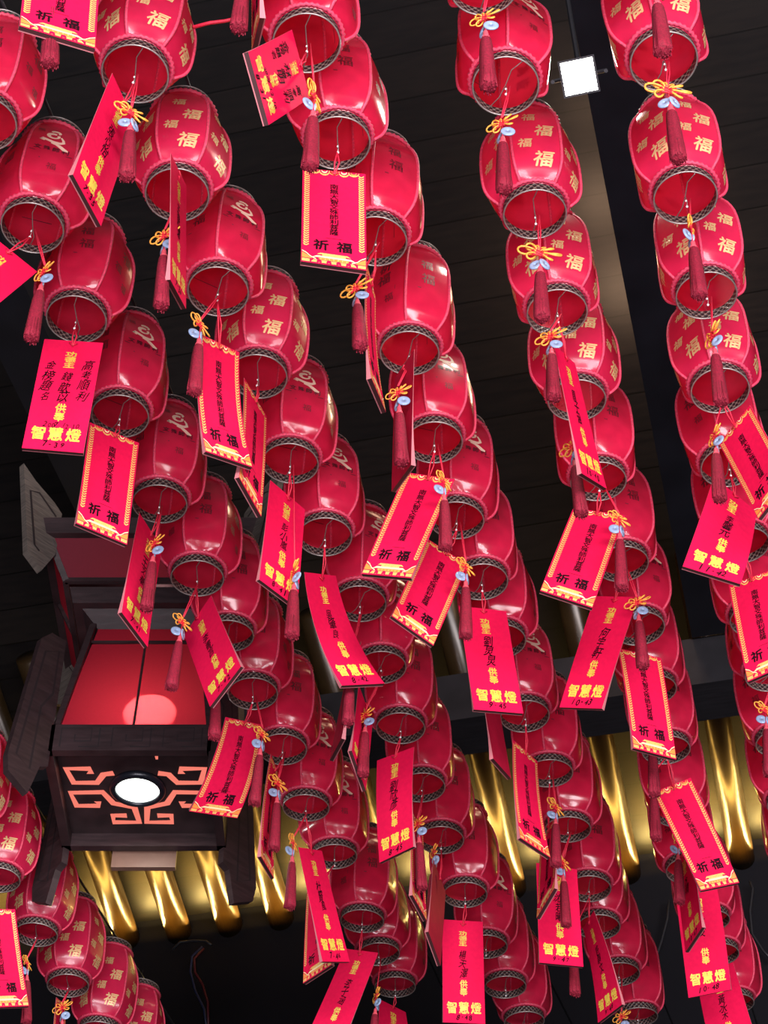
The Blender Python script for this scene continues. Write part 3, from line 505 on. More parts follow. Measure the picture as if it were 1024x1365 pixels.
def make_shade(kind):
    mb = MB(); nphi, zs = 8, []
    z = .20
    while z < 2.8001: zs.append(z); z += .065
    for k in range(6):
        vs = []; fs = []
        for zz in zs:
            for j in range(nphi + 1):
                phi = math.radians(-30 + 60 * j / nphi); r = skin(phi, zz); a = k * PI / 3 + phi
                vs.append((r * math.cos(a), r * math.sin(a), zz * R))
        w = nphi + 1
        for i in range(len(zs) - 1):
            for j in range(nphi):
                fs.append((i * w + j, i * w + j + 1, (i + 1) * w + j + 1, (i + 1) * w + j))
        mb.add(vs, fs, 0)
    F = '福'
    rnd = random.Random(3)
    for k in range(6):
        if kind == 'fu':
            for (x, zz, s) in ((.018, .70, .060), (-.035, 1.13, .042), (.026, 1.55, .056), (-.016, 2.02, .042)):
                put_glyph(mb, k, F, x, zz, s * .95, s, 1, .022, rnd.uniform(-.08, .14), .20)
        elif kind == 'logo' and k in (0, 3):
            S = .068
            put_shape(mb, k, ribbon(arc(-.05, .42, .24, 60, 390, 16, .20), [.15 + .05 * math.sin(i * .4) for i in range(17)]), 0, 1.80, S, 2)
            put_shape(mb, k, ribbon(arc(.02, .78, .20, 170, -50, 8, .14), [.10, .15, .17, .18, .17, .15, .13, .10, .07]), 0, 1.80, S, 2)
            put_shape(mb, k, ribbon([(.30, .42), (.42, .20), (.46, 0), (.30, -.12), (.0, -.12), (-.3, -.02), (-.52, .06), (-.58, .0), (-.4, -.10)], [.08, .12, .16, .18, .17, .16, .18, .18, .10]), 0, 1.80, S, 2)
            put_shape(mb, k, ribbon([(-.1, -.22), (.15, -.26), (.35, -.38), (.55, -.55), (.72, -.60)], [.08, .15, .20, .22, .10]), 0, 1.80, S, 2)
            for i, ch in enumerate('文殊師利'):
                put_glyph(mb, k, ch, -.043 + .0285 * i, 1.50, .022, .022, 3, .02)
            put_shape(mb, k, ribbon([(-.95, 0), (.95, 0)], .04), 0, 1.38, S, 3)
            put_glyph(mb, k, '·', -.03, 1.15, .012, .012, 4)
            put_glyph(mb, k, F, .012, .95, .03, .03, 4)
            put_glyph(mb, k, F, -.045, 2.2, .022, .022, 4)
        else:
            v = (k + (1 if kind == 'logo' else 0)) % 3
            if v == 0:
                put_glyph(mb, k, F, -.005, 1.92, .042, .046, 4, .01); put_glyph(mb, k, F, .0, 1.45, .046, .05, 4, .01)
                put_shape(mb, k, ribbon([(-.1, 0), (.1, 0)], .06), -.03, 1.1, .06, 4)
            elif v == 1:
                put_glyph(mb, k, F, .02, 1.75, .05, .055, 4, .012); put_glyph(mb, k, F, -.02, 1.20, .036, .04, 4, .01)
                put_glyph(mb, k, F, .03, .85, .03, .034, 4, .01)
            else:
                for i, ch in enumerate('祈福'): put_glyph(mb, k, ch, -.012, 2.0 - .42 * i, .05, .055, 4, .02)
                put_shape(mb, k, ribbon([(0, -1), (0, 1)], .02), .035, 1.6, .08, 4)
                put_glyph(mb, k, F, .01, .92, .034, .036, 4, .01)
    base = M['silk'] if kind == 'fu' else M['silk_gloss']
    return mb.build('shade', [base, M['gold_print'], M['cream_print'], M['black_print'], M['dark_print']])
def circ(r, z, n=40): return [(r * math.cos(2 * PI * i / n), r * math.sin(2 * PI * i / n), z) for i in range(n)]
def make_lantern_parts():
    parts = []
    for k in range(6):
        mb = MB(); a = (k + .5) * PI / 3; pts = []
        z = .24
        while z <= 2.78:
            r = skin(PI / 6, z) + .0012; pts.append((r * math.cos(a), r * math.sin(a), z * R)); z += .085
        mb.tube(pts, .0052, 6); parts.append(mb.build('seam_piping', M['piping']))
    for zz, rr in ((.235, .672), (2.76, .672)):
        mb = MB(); n = 84
        mb.tube([((rr * R + .0022 * math.cos(i * PI)) * math.cos(2 * PI * i / n), (rr * R + .0022 * math.cos(i * PI)) * math.sin(2 * PI * i / n), zz * R) for i in range(n)], .0068, 6, True)
        parts.append(mb.build('trim_ring', M['piping']))
    for z0, z1 in ((0., .225), (2.77, 3.0)):
        mb = MB(); n = 60; rows = 4; rc = .62 * R
        for t, sgn in ((0, 1), (-.0022, -1)):
            vs = []; fs = []
            for i in range(rows + 1):
                for k in range(n + 1):
                    a = 2 * PI * k / n; vs.append(((rc + t) * math.cos(a), (rc + t) * math.sin(a), (z0 + (z1 - z0) * i / rows) * R))
            for i in range(rows):
                for k in range(n):
                    q = (i * (n + 1) + k, i * (n + 1) + k + 1, (i + 1) * (n + 1) + k + 1, (i + 1) * (n + 1) + k)
                    fs.append(q if sgn > 0 else q[::-1])
            mb.add(vs, fs)
        def uvf(vi, poly, n=n, rows=rows):
            vi %= (n + 1) * (rows + 1)
            return ((vi % (n + 1)) / n * 28, (vi // (n + 1)) / rows * 1.7)
        parts.append(mb.build('woven_collar', M['woven'], uv=uvf))
    for zz in (0., 3.0):
        mb = MB(); mb.tube(circ(.62 * R, zz * R, 48), .0026, 6, True); parts.append(mb.build('wire_rim', M['wire']))
    mb = MB()
    mb.tube([(-.61 * R, 0, .05 * R), (-.3 * R, .01, .10 * R), (0, 0, .04 * R), (.3 * R, -.01, .10 * R), (.61 * R, 0, .05 * R)], .0016, 5)
    mb.tube([(0, 0, .04 * R), (.004, .002, -.02), (0, 0, -.045)], .0012, 4)
    mb.lathe([(.0001, -.0405), (.0035, -.043), (.0045, -.046), (.0035, -.049), (.0001, -.0515)], 8, 1)
    mb.lathe([(.0001, -.012), (.003, -.014), (.003, -.018), (.0001, -.02)], 8, 1)
    parts.append(mb.build('crossbar', [M['wire'], M['bead']]))
    mb = MB()
    mb.tube([(-.61 * R, 0, 2.98 * R), (0, 0, 3.30 * R), (.61 * R, 0, 2.98 * R)], .0016, 5)
    mb.tube([(0, 0, 3.30 * R), (0, 0, 3.66 * R)], .0016, 5)
    parts.append(mb.build('hanging_wire', M['dark_wire']))
    return parts
PARTS = make_lantern_parts()
SHADES = {k: make_shade(k) for k in ('fu', 'logo', 'faded')}
protos = PARTS + list(SHADES.values())
ROWNAME = {0: 'bottom-left corner row', 1: 'first long row from left', 2: 'second long row from left', 3: 'third long row from left',
           4: 'row beside the floodlight', 5: 'row along right edge'}
ORD = ['first', 'second', 'third', 'fourth', 'fifth', 'sixth', 'seventh', 'eighth', 'ninth', 'tenth', 'eleventh', 'twelfth', 'thirteenth', 'fourteenth', 'fifteenth', 'sixteenth']
LOOK = {'fu': 'gold-printed red lantern', 'logo': 'red lantern with cream swirl emblem', 'faded': 'glossy red lantern with faded print'}
YAW = {'fu': -78, 'logo': -66, 'faded': -74}
def lantern_place(row, idx):
    if idx < 0: return 'above the frame in the ' + ROWNAME[row]
    return '%s from top in %s' % (ORD[idx], ROWNAME[row])
rl = random.Random(11)
for (row, idx), (x, y, z, kind) in LANTERNS.items():
    t = empty('hanging_lantern', (x, y, z))
    t.rotation_euler = (math.radians(rl.uniform(-2.5, 2.5)), math.radians(rl.uniform(-2.5, 2.5)), math.radians(YAW[kind] + rl.uniform(-9, 9)))
    tag(t, LOOK[kind] + ', ' + lantern_place(row, idx), 'lantern', 'red lanterns in the ' + ROWNAME[row])
    for p in PARTS + [SHADES[kind]]:
        o = p.copy(); C.objects.link(o); o.parent = t
for p in protos: bpy.data.objects.remove(p)

# suspension cables, one per row
for row in range(6):
    pts = sorted((i, v) for (r, i), v in LANTERNS.items() if r == row)
    mb = MB(); P = []
    for i, (x, y, z, k) in pts: P.append(Vector((x, y, z + 3.72 * R)))
    d0 = (P[0] - P[1]).normalized(); d1 = (P[-1] - P[-2]).normalized()
    P = [P[0] + d0 * .8] + P + [P[-1] + d1 * 2.2]
    mb.tube(P, .006, 6)
    o = mb.build('suspension_cable', M['dark_wire'])
    tag(o, 'dark steel cable carrying the lanterns of the ' + ROWNAME[row], 'cable')

# ------------------------------------------------------------------ prayer tags
class Card:
    def __init__(s, T):
        s.T = T; s.w, s.l, s.k, s.t = T['w'], T['l'], T['kap'], T['tau']
    def p(s, x, q, off=0.):
        """x in -1..1 across, q in 0..1 down the card, off metres out of the printed face"""
        k, l = s.k, s.l
        if abs(k) < 1e-4: y, z, n = -l * q, 0., (0, 0, 1)
        else:
            y = -l / k * math.sin(k * q); z = l / k * (1 - math.cos(k * q))
        ny, nz = math.sin(k * q), math.cos(k * q)
        a = s.t * q; xx = x * s.w / 2
        ca, sa = math.cos(a), math.sin(a)
        return (xx * ca - sa * off * nz, y + ny * off, z + xx * sa + ca * nz * off)
def card_text(mb, c, s_, x, q, w, h, mi, off=0., vertical=True, step=None, hand=None, gap=0.):
    """w, h in metres; x in half widths; q top of text"""
    qs = h / c.l
    for i, ch in enumerate(s_):
        if ch == ' ': continue
        vs, fs = glyph(ch, off)
        dx, dq, rot, sh, sc = 0, 0, 0, 0, 1
        if hand:
            dx = hand.uniform(-.03, .03); dq = hand.uniform(-.008, .008); rot = hand.uniform(-.15, .15); sh = hand.uniform(.1, .4); sc = hand.uniform(.85, 1.2)
        cx = x + dx + (0 if vertical else i * step); cq = q + dq + ((i + .5) * (qs + gap) if vertical else qs / 2)
        if ord(ch) < 128: sc *= .42 if ch == '-' else (.16 if ch == '.' else 1); rot *= .5; dq += .012 if ch == '.' else 0
        out = []
        for a, b in vs:
            if ord(ch) < 128 and ch not in '-.': a *= 1.15
            a = a + sh * b; a, b = a * math.cos(rot) - b * math.sin(rot), a * math.sin(rot) + b * math.cos(rot)
            out.append(c.p(cx + a * w * sc / (c.w / 2), cq - b * h * sc / c.l, .0009))
        mb.add(out, fs, mi)
def card_shape(mb, c, shp, mi, off=.0008):
    vs, fs = shp
    mb.add([c.p(x, q, off) for x, q in vs], [f[::-1] for f in fs], mi)
def make_card(T, parent, idx):
    c = Card(T); mb = MB(); nx, nq = 4, 14
    hand = random.Random(idx * 13 + 5)
    th = lambda q: -(.0010 + .015 * q ** 4)
    for face in (0, 1):
        vs = [c.p(-1 + 2 * i / nx, j / nq, 0 if face == 0 else th(j / nq)) for j in range(nq + 1) for i in range(nx + 1)]
        fs = []
        for j in range(nq):
            for i in range(nx):
                a = j * (nx + 1) + i; q = (a, a + nx + 1, a + nx + 2, a + 1)
                fs.append(q if face == 0 else q[::-1])
        mb.add(vs, fs, 0 if (face == 0 and T['pr'] != 'D') else 9)
    for sx in (-1, 1):
        vs = []; fs = []
        for j in range(nq + 1): vs += [c.p(sx, j / nq, 0), c.p(sx, j / nq, th(j / nq))]
        for j in range(nq): fs.append((2 * j, 2 * j + 1, 2 * j + 3, 2 * j + 2) if sx > 0 else (2 * j, 2 * j + 2, 2 * j + 3, 2 * j + 1))
        mb.add(vs, fs, 3)
    mb.add([c.p(-1, 0, 0), c.p(1, 0, 0), c.p(1, 0, th(0)), c.p(-1, 0, th(0))], [(0, 1, 2, 3)], 3)
    mb.add([c.p(-1, 1, 0), c.p(1, 1, 0), c.p(1, 1, th(1) * .78), c.p(-1, 1, th(1) * .78)], [(3, 2, 1, 0)], 4)
    mb.add([c.p(-1, 1, th(1) * .78), c.p(1, 1, th(1) * .78), c.p(1, 1, th(1)), c.p(-1, 1, th(1))], [(3, 2, 1, 0)], 3)
    W = c.w
    if T['pr'] == 'A':
        name, num = T['txt']
        card_text(mb, c, '功德主', 0, .105, .034, .0215, 1, .03)
        nn = len(name); card_text(mb, c, name, 0, .29, .032, .27 * c.l / max(nn, 3), 2, .012, hand=hand)
        card_text(mb, c, '供奉', 0, .585, .033, .034, 1, .03)
        card_text(mb, c, '智慧燈', -.58, .80, .044, .048, 1, .034, False, .58)
        card_text(mb, c, num, -.10 * (len(num) - 1), .926, .017, .021, 2, .035, False, .20, hand)
        if T['id'] in ('T14', 'T5'):
            card_text(mb, c, '金榜題名', -.62, .19, .030, .036, 2, .010, hand=hand, gap=.012)
            card_text(mb, c, '高考順利', .62, .17, .030, .036, 2, .010, hand=hand, gap=.012)
            card_text(mb, c, '2007.12.10', -.38, .755, .013, .018, 2, .012, False, .115, hand)
    elif T['pr'] == 'B':
        for sx in (-.86, .86):
            n = 34
            for i in range(n):
                q = .04 + .80 * i / n; dq = .80 / n
                card_shape(mb, c, ribbon([(sx - .085, q - dq * .25), (sx, q + dq * .45), (sx + .085, q - dq * .25)], .012), 5)
                card_shape(mb, c, ribbon([(sx - .07, q + dq * .15), (sx - .03, q + dq * .35)], .012), 8)
        for i, cx in enumerate((-.62, -.31, 0, .31, .62)):
            card_shape(mb, c, ribbon(arc(cx, .008, .17, 0, 180, 8, .034 + .012 * (i % 2)), .016), 5)
            card_shape(mb, c, ribbon(arc(cx, .006, .09, 0, 180, 6, .022), .014), 7 if i % 2 else 6)
        card_text(mb, c, '南無大智文殊師利菩薩', 0, .15, .0255, .0236, 2, .020)
        card_shape(mb, c, ribbon([(-.25, .728), (.25, .728)], .003), 2)
        card_text(mb, c, '祈福', -.40, .755, .043, .044, 2, .036, False, .72)
        # gate-tower drawing along the bottom
        card_shape(mb, c, ([(-.42, .888), (.42, .888), (.52, .905), (.40, .903), (-.40, .903), (-.52, .905)], [(0, 1, 2, 3, 4, 5)]), 8)
        card_shape(mb, c, ([(-.36, .903), (.36, .903), (.36, .917), (-.36, .917)], [(0, 1, 2, 3)]), 5)
        card_shape(mb, c, ([(-.52, .917), (.52, .917), (.68, .940), (.5, .935), (-.5, .935), (-.68, .940)], [(0, 1, 2, 3, 4, 5)]), 7)
        card_shape(mb, c, ([(-.46, .937), (.46, .937), (.46, .958), (-.46, .958)], [(0, 1, 2, 3)]), 6, .0006)
        for i in range(7): card_shape(mb, c, ribbon([(-.4 + i * .133, .938), (-.4 + i * .133, .957)], .03), 8)
        card_shape(mb, c, ([(-.62, .962), (.62, .962), (.70, .988), (-.70, .988)], [(0, 1, 2, 3)]), 5)
        for cx in (-.45, -.15, .15, .45): card_shape(mb, c, ribbon(arc(cx, .990, .07, 180, 360, 6, .020), .03), 0, .0011)
        for sx in (-1, 1):
            card_shape(mb, c, ([(sx * .98, .90), (sx * .80, .925), (sx * .66, .955), (sx * .98, .955)], [(0, 1, 2, 3) if sx < 0 else (3, 2, 1, 0)]), 6, .0006)
            card_shape(mb, c, ribbon([(sx * .98, .885), (sx * .84, .905), (sx * .72, .935), (sx * .55, .955)], .010), 7)
            card_shape(mb, c, ([(sx * .98, .962), (sx * .74, .962), (sx * .74, .99), (sx * .98, .99)], [(0, 1, 2, 3) if sx < 0 else (3, 2, 1, 0)]), 8, .0006)
    mats = [M['card'], M['card_gold'], M['card_ink'], M['card_edge'], M['card_foot'], M['card_border'], M['card_orange'], M['card_cream'], M['card_border'], M['card_back']]
    o = mb.build('card', mats, parent, smooth=False)
    return c
seen = {}
for n_, T in enumerate(TAGS):
    row, idx = T['lan']
    lx, ly, lz, lk_ = LANTERNS[(row, idx)]
    t = empty('hanging_prayer_tag')
    Rm = Matrix(T['rot']).to_4x4(); t.matrix_world = Matrix.Translation(T['pos']) @ Rm
    c = make_card(T, t, n_)
    inv = t.matrix_world.inverted()
    hook = inv @ Vector((lx, ly, lz - .045)); eye = Vector(c.p(0, .055, .002))
    mid = (hook + eye) / 2 + Vector((.006, 0, .004))
    mb = MB()
    mb.tube([hook, mid + Vector((.004, 0, 0)), eye], .0026, 5); mb.tube([hook, mid - Vector((.010, 0, 0)), eye], .0026, 5)
    mb.tube([eye + Vector((-.012, .012, .003)), eye + Vector((0, 0, .005)), eye + Vector((.014, .01, .003))], .0022, 5)
    mb.build('hanging_string', M['cord'], t)
    place = lantern_place(row, idx)
    if T['pr'] == 'A': lab = 'red tag inked %s under lantern %s' % (T['txt'][1], place)
    elif T['pr'] == 'B': lab = 'gold-bordered blessing tag under lantern %s' % place
    else: lab = 'maroon-backed tag under lantern %s' % place
    tag(t, lab, 'tag', 'paper prayer tags hanging from the lanterns')

# ------------------------------------------------------------------ tassels
def make_knot():
    mb = MB(); s = .0036
    for i in range(4):
        a = -.0195 + .013 * i
        mb.tube([(a, -.004, .040), (a + .003, .004, .052), (a, -.004, .062), (a + .003, .003, .072), (a, -.002, .080)], s, 5)
        mb.tube([(-.024, .004, .044 + .011 * i), (-.008, -.004, .043 + .011 * i), (.008, .004, .045 + .011 * i), (.024, -.004, .044 + .011 * i)], s, 5)
    def loop(ang, L, w, c=(0, .060), mi=1, y=0.):
        ca, sa = math.cos(ang), math.sin(ang); pts = []
        for i in range(15):
            t = i / 14 * 2 * PI
            u = .012 + L * (1 - math.cos(t)) / 2; v = w * math.sin(t) * (.35 + .65 * (1 - math.cos(t)) / 2)
            pts.append((c[0] + u * ca - v * sa, y + .006 * math.sin(t), c[1] + u * sa + v * ca))
        mb.tube(pts, .0032, 6, False, mi)
    for ang, L, w in ((PI, .055, .017), (0, .055, .017), (PI * .82, .036, .012), (PI * .18, .036, .012), (PI * 1.2, .036, .012), (-PI * .2, .036, .012), (PI * .62, .024, .010), (PI * .38, .024, .010)):
        loop(ang, L, w, y=.004 * math.sin(ang * 7))
    return mb.build('decorative_knot', [M['knot_red'], M['knot_yellow']])
def make_disc(sx):
    mb = MB(); prof_ = [(.0035, -.003), (.017, -.0035), (.0205, -.002), (.0212, 0), (.0205, .002), (.017, .0035), (.0035, .003), (.0035, -.003)]
    mb.lathe(prof_, 28)
    rot = Matrix.Rotation(sx * .55, 4, 'Z') @ Matrix.Translation((sx * .0155, -.004 * sx, .006)) @ Matrix.Rotation(PI / 2, 4, 'X')
    mb.v = [tuple(rot @ Vector(v)) for v in mb.v]
    return mb.build('jade_bead', M['jade'])
def make_fringe():
    mb = MB(); n = 30; rr = random.Random(4)
    prof_ = [(.004, -.046), (.0115, -.052), (.0155, -.066), (.0185, -.10), (.0205, -.15), (.022, -.20), (.0235, -.25), (.0238, -.283), (.016, -.287), (.0005, -.288)]
    cols = [rr.uniform(.9, 1.08) for _ in range(n)]
    mb.lathe(prof_, n, 0, lambda k, i: (1.0 if k % 2 else .84) * (1 + (cols[k] - 1) * i / 5))
    for k in range(70):
        a = rr.uniform(0, 2 * PI); r0 = rr.uniform(.004, .023); dz = rr.uniform(0, .010)
        mb.tube([(r0 * math.cos(a) * .8, r0 * math.sin(a) * .8, -.20), (r0 * math.cos(a), r0 * math.sin(a), -.26), (r0 * math.cos(a + .05) * 1.04, r0 * math.sin(a + .05) * 1.04, -.283 - dz)], .0016, 4)
    return mb.build('fringe', M['fringe'])
def make_cap():
    mb = MB(); mb.lathe([(.002, -.018), (.0065, -.022), (.0078, -.030), (.0078, -.040), (.0105, -.047), (.0125, -.056), (.011, -.058)], 16)
    return mb.build('tassel_cap', M['tassel_cap'])
tp = [make_knot(), make_disc(-1), make_disc(1), make_fringe(), make_cap()]
rt = random.Random(21)
tcount = {}
for T in TASSELS:
    row, idx = T['lan']; lx, ly, lz, lk_ = LANTERNS[(row, idx)]
    t = empty('hanging_tassel')
    zax = -Vector(T['ax']); zax.normalize()
    q = Vector((0, 0, 1)).rotation_difference(zax).to_matrix().to_4x4()
    spin = math.radians(T['spin'])
    t.matrix_world = Matrix.Translation(T['pos']) @ q @ Matrix.Rotation(spin, 4, 'Z')
    for p in tp:
        o = p.copy(); C.objects.link(o); o.parent = t
        if p.name.startswith('decorative'): o.scale = (T['ks'],) * 3; o.location = (0, 0, .040 * (1 - T['ks']))
        if p.name.startswith('fringe'): o.scale = (1, 1, T['len'] / .30)
    hook = t.matrix_world.inverted() @ Vector((lx + .012, ly - .012, lz - .02))
    mb = MB(); mb.tube([hook, hook * .5 + Vector((.004, 0, .04)), (0.002, 0, .084)], .0022, 5); mb.tube([hook, hook * .5 + Vector((-.004, 0, .04)), (-.002, 0, .084)], .0022, 5)
    mb.tube([(0, 0, .045), (.001, 0, .0), (0, 0, -.03)], .0022, 5)
    mb.build('cord', M['cord'], t)
    place = lantern_place(row, idx)
    tag(t, 'red tassel with blue beads %s' % ('under lantern ' + place if idx >= 0 else 'at top edge of the ' + ROWNAME[row]), 'tassel', 'red tassels with yellow knots')
for p in tp: bpy.data.objects.remove(p)

# ------------------------------------------------------------------ wooden palace lantern
PAL = (-1.085, 7.12, 6.81)
def board(mb, poly, d0, ang, th=.034, mi=0):
    """vertical board: poly of (d, z); stands on the diagonal at angle ang from corner point d0"""
    dx, dy = math.cos(ang), math.sin(ang); nx, ny = -dy * th / 2, dx * th / 2
    vs = [(d0[0] + d * dx + s * nx, d0[1] + d * dy + s * ny, z) for s in (-1, 1) for d, z in poly]
    n = len(poly); fs = [tuple(range(n)), tuple(range(2 * n - 1, n - 1, -1))]
    for i in range(n): j = (i + 1) % n; fs.append((i, i + n, j + n, j))
    mb.add(vs, fs, mi)
pl = empty('palace_lantern', PAL)
tag(pl, 'dark wooden palace lantern with red cloth panels and a round lamp below', 'palace lantern')
A = .35
mb = MB()
for sx, sy, wx, wy in ((0, -A, 2 * A, .04), (0, A, 2 * A, .04), (-A, 0, .04, 2 * A), (A, 0, .04, 2 * A)):
    mb.box((sx, sy, .07), (wx + .04 if wx > wy else wx, wy + (.04 if wy > wx else 0), .14))
mb.frustum(.135, A - .005, .16, A - .005)
mb.build('base_frame', M['dark_wood'], pl, False)
# key pattern cut as fine lines into the four fascias
for side in range(4):
    Rz = Matrix.Rotation(side * PI / 2, 3, 'Z'); mb = MB()
    for ox in (-.22, 0, .22):
        for line in ([(-.08, .02), (-.08, .12), (.05, .12), (.05, .05), (-.02, .05), (-.02, .085)], [(.085, .12), (.085, .02), (.0, .02)]):
            vs, fs = ribbon([(ox + x, z) for x, z in line], .007)
            mb.add([Rz @ Vector((x, -A - .0212, z)) for x, z in vs], fs)
    mb.build('fascia_carving', M['groove'], pl, False)
mb = MB(); mb.box((0, 0, .078), (2 * A - .03, 2 * A - .03, .02)); mb.build('base_plate', M['dark_wood'], pl, False)
# emissive strips stand in for lit openings in the base plate, centred on lamp
LY = -.02
FR = [[(-.70, .42), (-.70, .58), (-1.06, .58), (-.98, .14), (-.62, .14), (-.50, .40), (-.34, .44)], [(-.66, -.46), (-.66, -.60), (-1.0, -.60), (-1.06, -.18), (-.56, -.16), (-.42, -.52), (-.10, -.66), (-.06, -1.14), (-.46, -1.14), (-.46, -.92), (-.24, -.92)]]
mb = MB()
for line in FR:
    for s in (-1, 1):
        pts = [(s * x * .285, LY + y * .23) for x, y in line]
        vs, fs = ribbon(pts, .033)
        mb.add([(x, y, .0665) for x, y in vs], [f[::-1] for f in fs], 0)
        mb.add([(x, y, .068) for x, y in vs], fs, 0)
mb.add([(.085, LY + .31, .0665), (.115, LY + .31, .0665), (.105, LY + .20, .0665), (.095, LY + .20, .0665)], [(0, 1, 2, 3)], 0)
mb.v = [(x, min(y, A - .03), z) for x, y, z in mb.v]
# mirror depth so the longer strokes run to the far side
mb.v = [(x, 2 * LY - y, z) for x, y, z in mb.v]
mb.build('fretwork', M['fret_glow'], pl, False)
mb = MB(); mb.lathe([(.088, .068), (.122, .066), (.124, .050), (.112, .040), (.098, .040), (.096, .056)], 40)
lr = mb.build('lamp_ring', M['lamp_ring'], pl); lr.location = (0, LY, 0)
mb = MB(); mb.lathe([(.0005, .0505), (.05, .0507), (.092, .0525), (.097, .056)], 40)
o = mb.build('lamp_lens', M['lens'], lr)
# tapered cloth panels with a mullion each
H0, H1, Z0, Z1 = .325, .243, .16, .71
for side in range(4):
    Rz = Matrix.Rotation(side * PI / 2, 4, 'Z')
    mb = MB(); N = 8
    vs = []; fs = []
    for j in range(N + 1):
        t = j / N; h = H0 + (H1 - H0) * t
        for i in range(N + 1): vs.append((-h + 2 * h * i / N, -h, Z0 + (Z1 - Z0) * t))
    for j in range(N):
        for i in range(N): a = j * (N + 1) + i; fs.append((a, a + 1, a + N + 2, a + N + 1))
    mb.add([Rz @ Vector(v) for v in vs], fs); po = mb.build('cloth_panel', M['red_cloth'], pl, False)
    mb = MB(); mb.tube([Rz @ Vector((0, -H0 - .004, Z0)), Rz @ Vector((0, -H1 - .004, Z1))], .007, 4)
    for sx in (-1, 1): mb.tube([Rz @ Vector((sx * (H0 + .01), -H0 - .002, Z0)), Rz @ Vector((sx * (H1 + .01), -H1 - .002, Z1 + .1))], .016, 4)
    mb.tube([Rz @ Vector((-H1 - .01, -H1 - .004, Z1)), Rz @ Vector((H1 + .01, -H1 - .004, Z1))], .010, 4)
    mb.build('mullion', M['dark_wood'], po, False)
    mb = MB(); h0, h1 = H1, H1 - .015
    mb.add([Rz @ Vector(v) for v in ((-h0, -h0, Z1), (h0, -h0, Z1), (h1, -h1, Z1 + .10), (-h1, -h1, Z1 + .10))], [(0, 1, 2, 3)])
    mb.build('upper_strip', M['red_cloth'], pl, False)
mb = MB(); mb.frustum(Z1 + .09, .22, Z1 + .16, .30); mb.frustum(Z1 + .16, .34, Z1 + .24, .36); mb.build('cornice', M['dark_wood'], pl, False)
T0 = Z1 + .26
for side in range(4):
    Rz = Matrix.Rotation(side * PI / 2, 4, 'Z')
    mb = MB(); mb.add([Rz @ Vector(v) for v in ((-.37, -.375, T0), (.37, -.375, T0), (.46, -.465, T0 + .19), (-.46, -.465, T0 + .19))], [(0, 1, 2, 3)])
    po = mb.build('upper_panel', M['red_cloth'], pl, False)
    mb = MB()
    for sx in (-1, 0, 1): mb.tube([Rz @ Vector((sx * .375, -.38, T0)), Rz @ Vector((sx * .465, -.47, T0 + .19))], .016, 4)
    mb.tube([Rz @ Vector((-.38, -.38, T0)), Rz @ Vector((.38, -.38, T0))], .016, 4)
    mb.build('mullion', M['dark_wood'], po, False)
mb = MB(); mb.frustum(T0 + .19, .50, T0 + .27, .52); mb.frustum(T0 + .27, .46, T0 + .42, .12)
mb.tube([(0, 0, T0 + .40), (0, 0, T0 + 1.6)], .014, 8)
mb.build('roof_cap', M['dark_wood'], pl, False)
LW = [(0, .62), (.08, .62), (.13, .56), (.205, -.12), (.19, -.20), (.08, -.26), (.04, -.10), (0, -.08)]
UW = [(0, T0 + .22), (0, T0 + .10), (.06, T0 - .04), (.15, T0 + .02), (.25, T0 + .52), (.17, T0 + .46), (.05, T0 + .40), (0, T0 + .36)]
for k, (sx, sy) in enumerate(((-1, -1), (1, -1), (1, 1), (-1, 1))):
    ang = math.atan2(sy, sx)
    mb = MB(); board(mb, LW, (sx * (A + .0), sy * (A + .0)), ang)
    wo = mb.build('corner_board', M['dark_wood'], pl, False)
    mb = MB()
    for off in (-.0185, .0185):
        dx, dy = math.cos(ang), math.sin(ang)
        pts = [(.03, .54), (.10, .50), (.165, -.10), (.09, -.14), (.08, .2), (.03, .3)]
        vs, fs = ribbon(pts, .010, True)
        mb.add([(sx * A + d * dx - dy * off, sy * A + d * dy + dx * off, z) for d, z in vs], fs)
    mb.build('inlay_groove', M['groove'], wo, False)
    mb = MB(); board(mb, UW, (sx * .44, sy * .44), ang)
    wo = mb.build('roof_bracket', M['grey_wood'], pl, False)
    mb = MB()
    for off in (-.0185, .0185):
        vs, fs = ribbon([(.03, T0 + .32), (.14, T0 + .40), (.19, T0 + .38), (.12, T0 + .08), (.09, T0 + .06)], .012)
        mb.add([(sx * .44 + d * dx - dy * off, sy * .44 + d * dy + dx * off, z) for d, z in vs], fs)
    mb.build('inlay_groove', M['groove'], wo, False)
mb = MB(); mb.box((0, A + .045, -.03), (.29, .03, .10)); mb.build('tail_plate', simple('tail_plate', (.20, .11, .08), .4), pl, False)

# ------------------------------------------------------------------ floodlight
AZ0 = math.radians(13.3); u0 = FLOOD[0] * math.sin(AZ0) + FLOOD[1] * math.cos(AZ0)
BEAMPT = Vector((-.14 * math.cos(AZ0) + u0 * math.sin(AZ0), .14 * math.sin(AZ0) + u0 * math.cos(AZ0), 9.16))
FL = Vector(FLOOD); fdir = (Vector((-.25, .2, 1.6)) - FL).normalized()
fr = fdir.to_track_quat('Z', 'Y').to_matrix().to_4x4()
fl = empty('floodlight'); fl.matrix_world = Matrix.Translation(FL) @ fr
tag(fl, 'square white LED floodlight glaring from the dark ceiling', 'floodlight')
mb = MB(); mb.frustum(-.05, .06, -.002, .068); mb.build('housing', M['flood_body'], fl, False)
mb = MB(); mb.add([(-.06, -.06, 0), (.06, -.06, 0), (.06, .06, 0), (-.06, .06, 0)], [(0, 1, 2, 3)]); mb.build('led_panel', M['flood'], fl, False)
mb = MB()
for i in range(6):
    a = -.05 + .02 * i
    mb.box((a, 0, .003), (.002, .12, .004)); mb.box((0, a, .003), (.12, .002, .004))
mb.build('guard_grille', M['flood_body'], fl, False)
